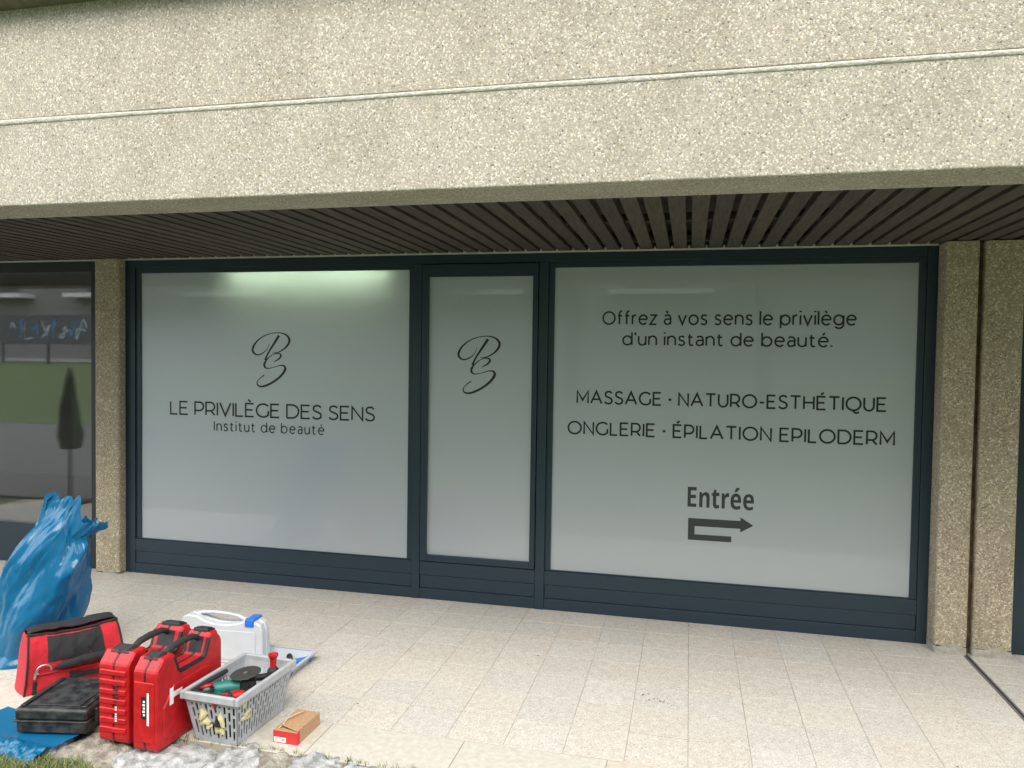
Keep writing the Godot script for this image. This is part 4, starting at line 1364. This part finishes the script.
	part("gear_head", boxbuf(0.052, -0.015, -0.036, 0.125, 0.052, 0.036, 0.014), M.rubber, g)
	var disc := Buf.new()
	var dt := Transform3D(Basis(Vector3(0.25, 0, 1).normalized(), 0.12), Vector3(0.075, 0.082, 0.0))
	disc.lathe([Vector2(0.013, 0.0), Vector2(0.013, 0.004), Vector2(0.074, 0.004), Vector2(0.076, 0.002), Vector2(0.074, 0.0), Vector2(0.013, 0.0)], 40, dt)
	part("disc", disc, mat(0.035, 0.033, 0.031, 0.6), g)
	var hub := Buf.new()
	hub.lathe([Vector2(0.0, -0.032), Vector2(0.012, -0.032), Vector2(0.012, 0.006), Vector2(0.007, 0.008), Vector2(0.0, 0.008)], 16, dt)
	part("spindle", hub, M.steel, g)
	var gs := Buf.new()
	gs.tube([Vector3(0.09, 0.02, 0.037), Vector3(0.095, 0.02, 0.09), Vector3(0.1, 0.018, 0.12)], [0.012, 0.016, 0.014], 12)
	part("side_handle", gs, M.black, g)
	var d := thing("cordless_drill", "black and red cordless drill poking out of the grey basket", "power tool", base * Vector3(0.06, 0.188, 0.165), 0.9)
	var db := Buf.new()
	db.tube([Vector3(-0.09, 0.03, 0), Vector3(-0.05, 0.032, 0), Vector3(0.03, 0.032, 0), Vector3(0.06, 0.03, 0)], [0.022, 0.031, 0.03, 0.024], 16)
	part("motor_housing", db, M.red, d)
	var dc := Buf.new()
	dc.tube([Vector3(0.061, 0.03, 0), Vector3(0.085, 0.03, 0), Vector3(0.11, 0.03, 0)], [0.021, 0.019, 0.011], 14)
	part("chuck", dc, M.rubber, d)
	var dg := Buf.new()
	dg.tube([Vector3(-0.04, 0.005, 0), Vector3(-0.055, -0.05, 0.0), Vector3(-0.06, -0.09, 0.0)], [0.019, 0.018, 0.022], 12)
	part("grip", dg, M.black, d)
	part("band", boxbuf(-0.02, -0.001, -0.033, 0.0, 0.066, 0.033, 0.02), M.black, d)
	var t := thing("glue_gun", "black nozzle tool with red cup standing in the far end of the basket", "power tool", base * Vector3(0.09, 0.155, -0.15), 0.3)
	var tb := Buf.new()
	tb.lathe([Vector2(0.0, 0.0), Vector2(0.03, 0.0), Vector2(0.034, 0.03), Vector2(0.03, 0.085), Vector2(0.018, 0.10), Vector2(0.0, 0.1)], 18)
	part("body", tb, M.rubber, t)
	var tc := Buf.new()
	tc.lathe([Vector2(0.0, 0.1005), Vector2(0.016, 0.1005), Vector2(0.018, 0.145), Vector2(0.026, 0.16), Vector2(0.026, 0.17), Vector2(0.020, 0.17), Vector2(0.013, 0.15), Vector2(0.0, 0.148)], 18)
	part("cup", tc, M.red, t)
	var ta := Buf.new()
	ta.tube([Vector3(-0.03, 0.05, 0.0), Vector3(-0.08, 0.055, 0.03), Vector3(-0.13, 0.045, 0.07)], [0.018, 0.017, 0.012], 12)
	part("grip", ta, M.black, t)
	var u := thing("multi_tool", "teal power tool body with black cable under the cutting disc", "power tool", base * Vector3(-0.06, 0.16, 0.13), 1.25)
	var ub := Buf.new()
	ub.tube([Vector3(-0.08, 0.03, 0), Vector3(-0.04, 0.034, 0), Vector3(0.05, 0.035, 0.0), Vector3(0.10, 0.03, 0.0)], [0.024, 0.033, 0.034, 0.022], 14)
	part("body", ub, M.teal, u)
	var uc := Buf.new()
	var cp := []
	for k in 40:
		var w := k * 0.42
		cp.append(Vector3(-0.06 + 0.045 * cos(w), 0.070 + 0.0007 * k, 0.0 + 0.035 * sin(w)))
	uc.tube(cp, [0.0045], 8)
	part("cable", uc, M.rubber, u)
	var rr := Buf.new()
	var rp := []
	for k in 25:
		rp.append(Vector3(-0.045 + 0.026 * cos(k * TAU / 24.0), 0.106 + 0.012 * sin(k * TAU / 24.0), 0.03 * sin(k * TAU / 24.0)))
	rr.tube(rp, [0.006], 8)
	part("red_ring", rr, M.red, u)
	var cv := thing("crumpled_rag", "dark oily rag bunched under the tools in the basket", "rag", base * Vector3(0.0, 0.008, -0.02))
	var nf := FastNoiseLite.new()
	nf.seed = 3
	nf.frequency = 9.0
	var rag := Buf.new()
	rag.grid(func(a: float, e: float) -> Vector3:
		var w := a * TAU
		var k := 1.0 + 0.10 * nf.get_noise_2d(cos(w) + e, sin(w))
		var rad := pow(sin(e * PI * 0.5), 0.6)
		return Vector3(signf(cos(w)) * pow(absf(cos(w)), 0.5) * 0.1 * rad * k, 0.001 + (1.0 - pow(e, 3.0)) * (0.10 + 0.05 * nf.get_noise_2d(cos(w) * e, sin(w) * e)), signf(sin(w)) * pow(absf(sin(w)), 0.5) * 0.17 * rad * k), 40, 20, -1.0, true)
	part("cloth", rag, M.black_cloth, cv)

func build_tray() -> void:
	var o := thing("parts_tray", "shallow pale grey tray with small parts beside the white case", "tray", Vector3(2.355, 0, 1.555), -0.02)
	var b := Buf.new()
	b.box(Vector3(-0.13, 0.0, -0.20), Vector3(0.13, 0.005, 0.20))
	for s: float in [1.0, -1.0]:
		b.hexa([Vector3(s * 0.13, 0.0, -0.2), Vector3(s * 0.13, 0.0, 0.2), Vector3(s * 0.16, 0.052, 0.23), Vector3(s * 0.16, 0.052, -0.23), Vector3(s * 0.126, 0.004, -0.2), Vector3(s * 0.126, 0.004, 0.2), Vector3(s * 0.154, 0.052, 0.23), Vector3(s * 0.154, 0.052, -0.23)])
		b.hexa([Vector3(-0.13, 0.0, s * 0.2), Vector3(0.13, 0.0, s * 0.2), Vector3(0.16, 0.0519, s * 0.23), Vector3(-0.16, 0.0519, s * 0.23), Vector3(-0.13, 0.004, s * 0.196), Vector3(0.13, 0.004, s * 0.196), Vector3(0.16, 0.0519, s * 0.224), Vector3(-0.16, 0.0519, s * 0.224)])
	part("tray", b, M.tray_plastic, o)
	var rm := Buf.new()
	for s: float in [1.0, -1.0]:
		rm.rbox(Vector3(s * 0.161 - 0.008, 0.0522, -0.238), Vector3(s * 0.161 + 0.008, 0.061, 0.238), 0.003, 2)
		rm.rbox(Vector3(-0.1525, 0.0523, s * 0.231 - 0.007), Vector3(0.1525, 0.0608, s * 0.231 + 0.007), 0.003, 2)
	part("rim", rm, M.tray_plastic, o)
	var r := RandomNumberGenerator.new()
	r.seed = 4
	for k in 5:
		var at := o.transform * Vector3([0.06, 0.095, 0.03, 0.1, 0.07][k], 0.0055, [-0.05, 0.06, -0.14, -0.15, 0.14][k])
		var t := thing("cartridge", ["blue capped small cartridge standing in the pale tray", "short grey plastic cartridge lying in the pale tray", "dark round cartridge near the tray corner", "blue cartridge stub at the far tray edge", "grey fitting at the near edge of the tray"][k], "cartridge", at, r.randf() * 3.0, "small parts in the tray")
		var body := Buf.new()
		body.tube([Vector3(-0.04, 0.016, 0), Vector3(0.0, 0.016, 0), Vector3(0.035, 0.016, 0)], [0.016], 12)
		part("body", body, [M.tray_plastic, M.steel, M.rubber, M.blue_clip, M.grey_plastic][k], t)
		var cap := Buf.new()
		cap.tube([Vector3(0.0355, 0.018, 0), Vector3(0.055, 0.018, 0), Vector3(0.06, 0.018, 0)], [0.018, 0.018, 0.012], 12)
		part("cap", cap, [M.blue_clip, M.rubber, M.rubber, M.blue_clip, M.steel][k], t)

func build_cardboard() -> void:
	var o := thing("cardboard_box", "small brown cardboard box with red end and white label", "box", Vector3(2.87, 0, 2.2), -0.02)
	var h := Vector3(0.066, 0.062, 0.112)
	var b := Buf.new()
	b.rbox(Vector3(-h.x, 0.0, -h.z), Vector3(h.x, h.y, h.z), 0.0015, 1)
	part("carton", b, M.card, o)
	part("red_end", boxbuf(-h.x - 0.0004, 0.001, h.z + 0.0002, h.x + 0.0004, h.y - 0.001, h.z + 0.0012), M.card_red, o)
	part("red_corner", boxbuf(h.x + 0.0002, 0.001, h.z - 0.022, h.x + 0.0010, h.y - 0.001, h.z - 0.0005), M.card_red, o)
	part("label", boxbuf(-h.x + 0.004, 0.006, h.z + 0.0014, 0.004, 0.030, h.z + 0.0020), M.paper, o)
	var pr := Buf.new()
	for k in 4:
		pr.box(Vector3(-h.x + 0.010, 0.011 + 0.0045 * k, h.z + 0.0022), Vector3(-h.x + 0.03 + 0.006 * (k % 2), 0.0128 + 0.0045 * k, h.z + 0.0025))
	pr.box(Vector3(-0.02, 0.012, h.z + 0.0022), Vector3(-0.005, 0.024, h.z + 0.0025))
	part("print", pr, mat(0.45, 0.3, 0.3, 0.8), o)
	var fl := Buf.new()
	fl.hexa([Vector3(-h.x, h.y + 0.0008, -h.z), Vector3(h.x, h.y + 0.0008, -h.z), Vector3(h.x, h.y + 0.004, h.z - 0.002), Vector3(-h.x + 0.02, h.y + 0.014, h.z - 0.03), Vector3(-h.x, h.y + 0.0028, -h.z), Vector3(h.x, h.y + 0.0028, -h.z), Vector3(h.x, h.y + 0.006, h.z - 0.002), Vector3(-h.x + 0.02, h.y + 0.016, h.z - 0.03)])
	part("flap", fl, M.card, o)
	var tw := Buf.new()
	tw.tube([Vector3(-0.045, h.y + 0.004, 0.098), Vector3(-0.036, h.y + 0.014, 0.07), Vector3(-0.04, h.y + 0.021, 0.03), Vector3(-0.02, h.y + 0.022, -0.03), Vector3(-0.012, h.y + 0.012, -0.08)], [0.0035], 8, 0.5)
	part("strip", tw, M.twine, o)
	# crumbs of mortar and grit on the tiles
	var c := Buf.new()
	var r := RandomNumberGenerator.new()
	r.seed = 12
	for k in 34:
		var x := r.randf_range(1.2, 6.9)
		var z := r.randf_range(0.06, 2.03)
		if k < 14:
			x = 4.62 + r.randf_range(-0.08, 0.09)
			z = 1.33 + r.randf_range(-0.05, 0.06)
		var s := r.randf_range(0.002, 0.004)
		c.rbox(Vector3(x - s, 0.001, z - s), Vector3(x + s * 1.4, 0.001 + s, z + s), s * 0.45, 1)
	var g := part("grit", c, M.dirt, self)
	tag(g, "scattered dark grit and crumbs on the floor tiles", "grit", "", "stuff")

func build_grass() -> void:
	var b := Buf.new()
	# a small tuft: bent tapering blades
	var r := RandomNumberGenerator.new()
	r.seed = 33
	for k in 7:
		var a := r.randf() * TAU
		var d := Vector3(cos(a), 0, sin(a))
		var s := Vector3(-d.z, 0, d.x) * 0.0022
		var root := Vector3(r.randf_range(-0.015, 0.015), 0, r.randf_range(-0.015, 0.015))
		var h := r.randf_range(0.03, 0.06)
		var m := root + d * h * 0.22 + Vector3(0, h * 0.6, 0)
		var tip := root + d * h * r.randf_range(0.5, 0.9) + Vector3(0, h, 0)
		var n := (d * -0.5 + Vector3.UP).normalized()
		b.quad(root - s, root + s, m + s * 0.8, m - s * 0.8, n)
		b.tri(m - s * 0.8, m + s * 0.8, tip, n, n, n)
	var gm := StandardMaterial3D.new()
	gm.vertex_color_use_as_albedo = true
	gm.roughness = 0.7
	gm.backlight_enabled = true
	gm.backlight = Color(0.4, 0.5, 0.2)
	var mesh := b.mesh()
	mesh.surface_set_material(0, gm)
	var mm := MultiMesh.new()
	mm.transform_format = MultiMesh.TRANSFORM_3D
	mm.use_colors = true
	mm.mesh = mesh
	var spots := []
	var nf := FastNoiseLite.new()
	nf.seed = 9
	nf.frequency = 3.0
	for k in 26000:
		var x := r.randf_range(-1.8, 7.5)
		var z := 2.66 + pow(r.randf(), 1.3) * 2.6
		if k < 9000:
			x = r.randf_range(0.9, 3.0)
			z = 2.60 + 0.55 * r.randf()
		if z < 2.665 + 0.05 * nf.get_noise_2d(x * 2.0, 0.0) + 0.1 * smoothstep(1.9, 2.3, x):
			continue
		if nf.get_noise_2d(x, z) < -0.25 and r.randf() < 0.6:
			continue
		spots.append(Vector3(x, -0.06, z))
	# a few sprigs in the cracks between stones and slabs
	for k in 120:
		var x := r.randf_range(2.3, 4.5)
		spots.append(Vector3(x, -0.012, 2.385 + r.randf_range(-0.012, 0.02)))
	mm.instance_count = spots.size()
	for k in spots.size():
		var s := r.randf_range(0.7, 1.35) if k < spots.size() - 120 else r.randf_range(0.5, 0.8)
		mm.set_instance_transform(k, Transform3D(Basis(Vector3.UP, r.randf() * TAU).scaled(Vector3(s, s, s)), spots[k]))
		var dry := pow(r.randf(), 2.0)
		mm.set_instance_color(k, Color(0.06, 0.12, 0.022).lerp(Color(0.3, 0.27, 0.12), dry) * r.randf_range(0.7, 1.25))
	var mi := MultiMeshInstance3D.new()
	mi.name = "grass"
	mi.multimesh = mm
	mi.material_override = gm
	add_child(mi)
	tag(mi, "short patchy grass along the stone edging", "grass", "", "stuff")

func build_trees() -> void:
	# trees on the lawn facing the shop; their dark crowns hide the low sky from the panes
	var r := RandomNumberGenerator.new()
	r.seed = 61
	var crown := Buf.new()
	var clumps := []
	for k in 34:
		var d := Vector3(r.randfn(), r.randfn() * 0.9, r.randfn()).normalized() * pow(r.randf(), 0.4)
		clumps.append([Vector3(d.x * 2.6, 6.6 + d.y * 3.9, d.z * 2.6), r.randf_range(0.8, 1.5)])
	for c in clumps:
		for k in 150:
			var d := Vector3(r.randfn(), r.randfn(), r.randfn()).normalized() * pow(r.randf(), 0.33)
			var p: Vector3 = c[0] + d * c[1]
			var n := (d + Vector3(r.randf_range(-0.6, 0.6), 0.5, r.randf_range(-0.6, 0.6))).normalized()
			var t := n.cross(Vector3(r.randfn(), r.randfn(), r.randfn())).normalized() * 0.16
			var w := n.cross(t).normalized() * 0.09
			crown.quad(p - t, p + w, p + t, p - w, n)
	var trunk := Buf.new()
	trunk.tube([Vector3(0, -0.2, 0), Vector3(0.05, 1.5, 0), Vector3(0, 3.5, 0.1), Vector3(-0.1, 6.5, 0), Vector3(0, 9.0, 0)], [0.28, 0.21, 0.17, 0.1, 0.03], 10)
	for k in 6:
		var a := k * 1.05
		var y := 2.8 + 0.6 * k
		trunk.tube([Vector3(0, y, 0), Vector3(cos(a) * 0.9, y + 0.8, sin(a) * 0.9), Vector3(cos(a) * 2.0, y + 1.7, sin(a) * 2.0)], [0.09, 0.06, 0.02], 7)
	var cm := crown.mesh()
	var tm := trunk.mesh()
	var leaf := mat(0.045, 0.075, 0.022, 0.7)
	leaf.backlight_enabled = true
	leaf.backlight = Color(0.1, 0.16, 0.04).linear_to_srgb()
	var bark := mat(0.09, 0.075, 0.055, 0.9)
	for q in [[-3.5, 17.5, 1.0], [1.6, 15.5, 1.12], [6.8, 17.0, 1.05], [11.5, 15.0, 1.15], [16.5, 17.5, 1.0], [22.0, 16.0, 1.1]]:
		var o := thing("tree", "broad leafy tree on the lawn facing the shop", "tree", Vector3(q[0], -0.07 + 1.33 * smoothstep(11.3, 30.0, q[1]), q[1]), q[0] * 1.7, "trees on the lawn")
		o.scale = Vector3.ONE * q[2]
		part("trunk", tm, bark, o)
		part("crown", cm, leaf, o)
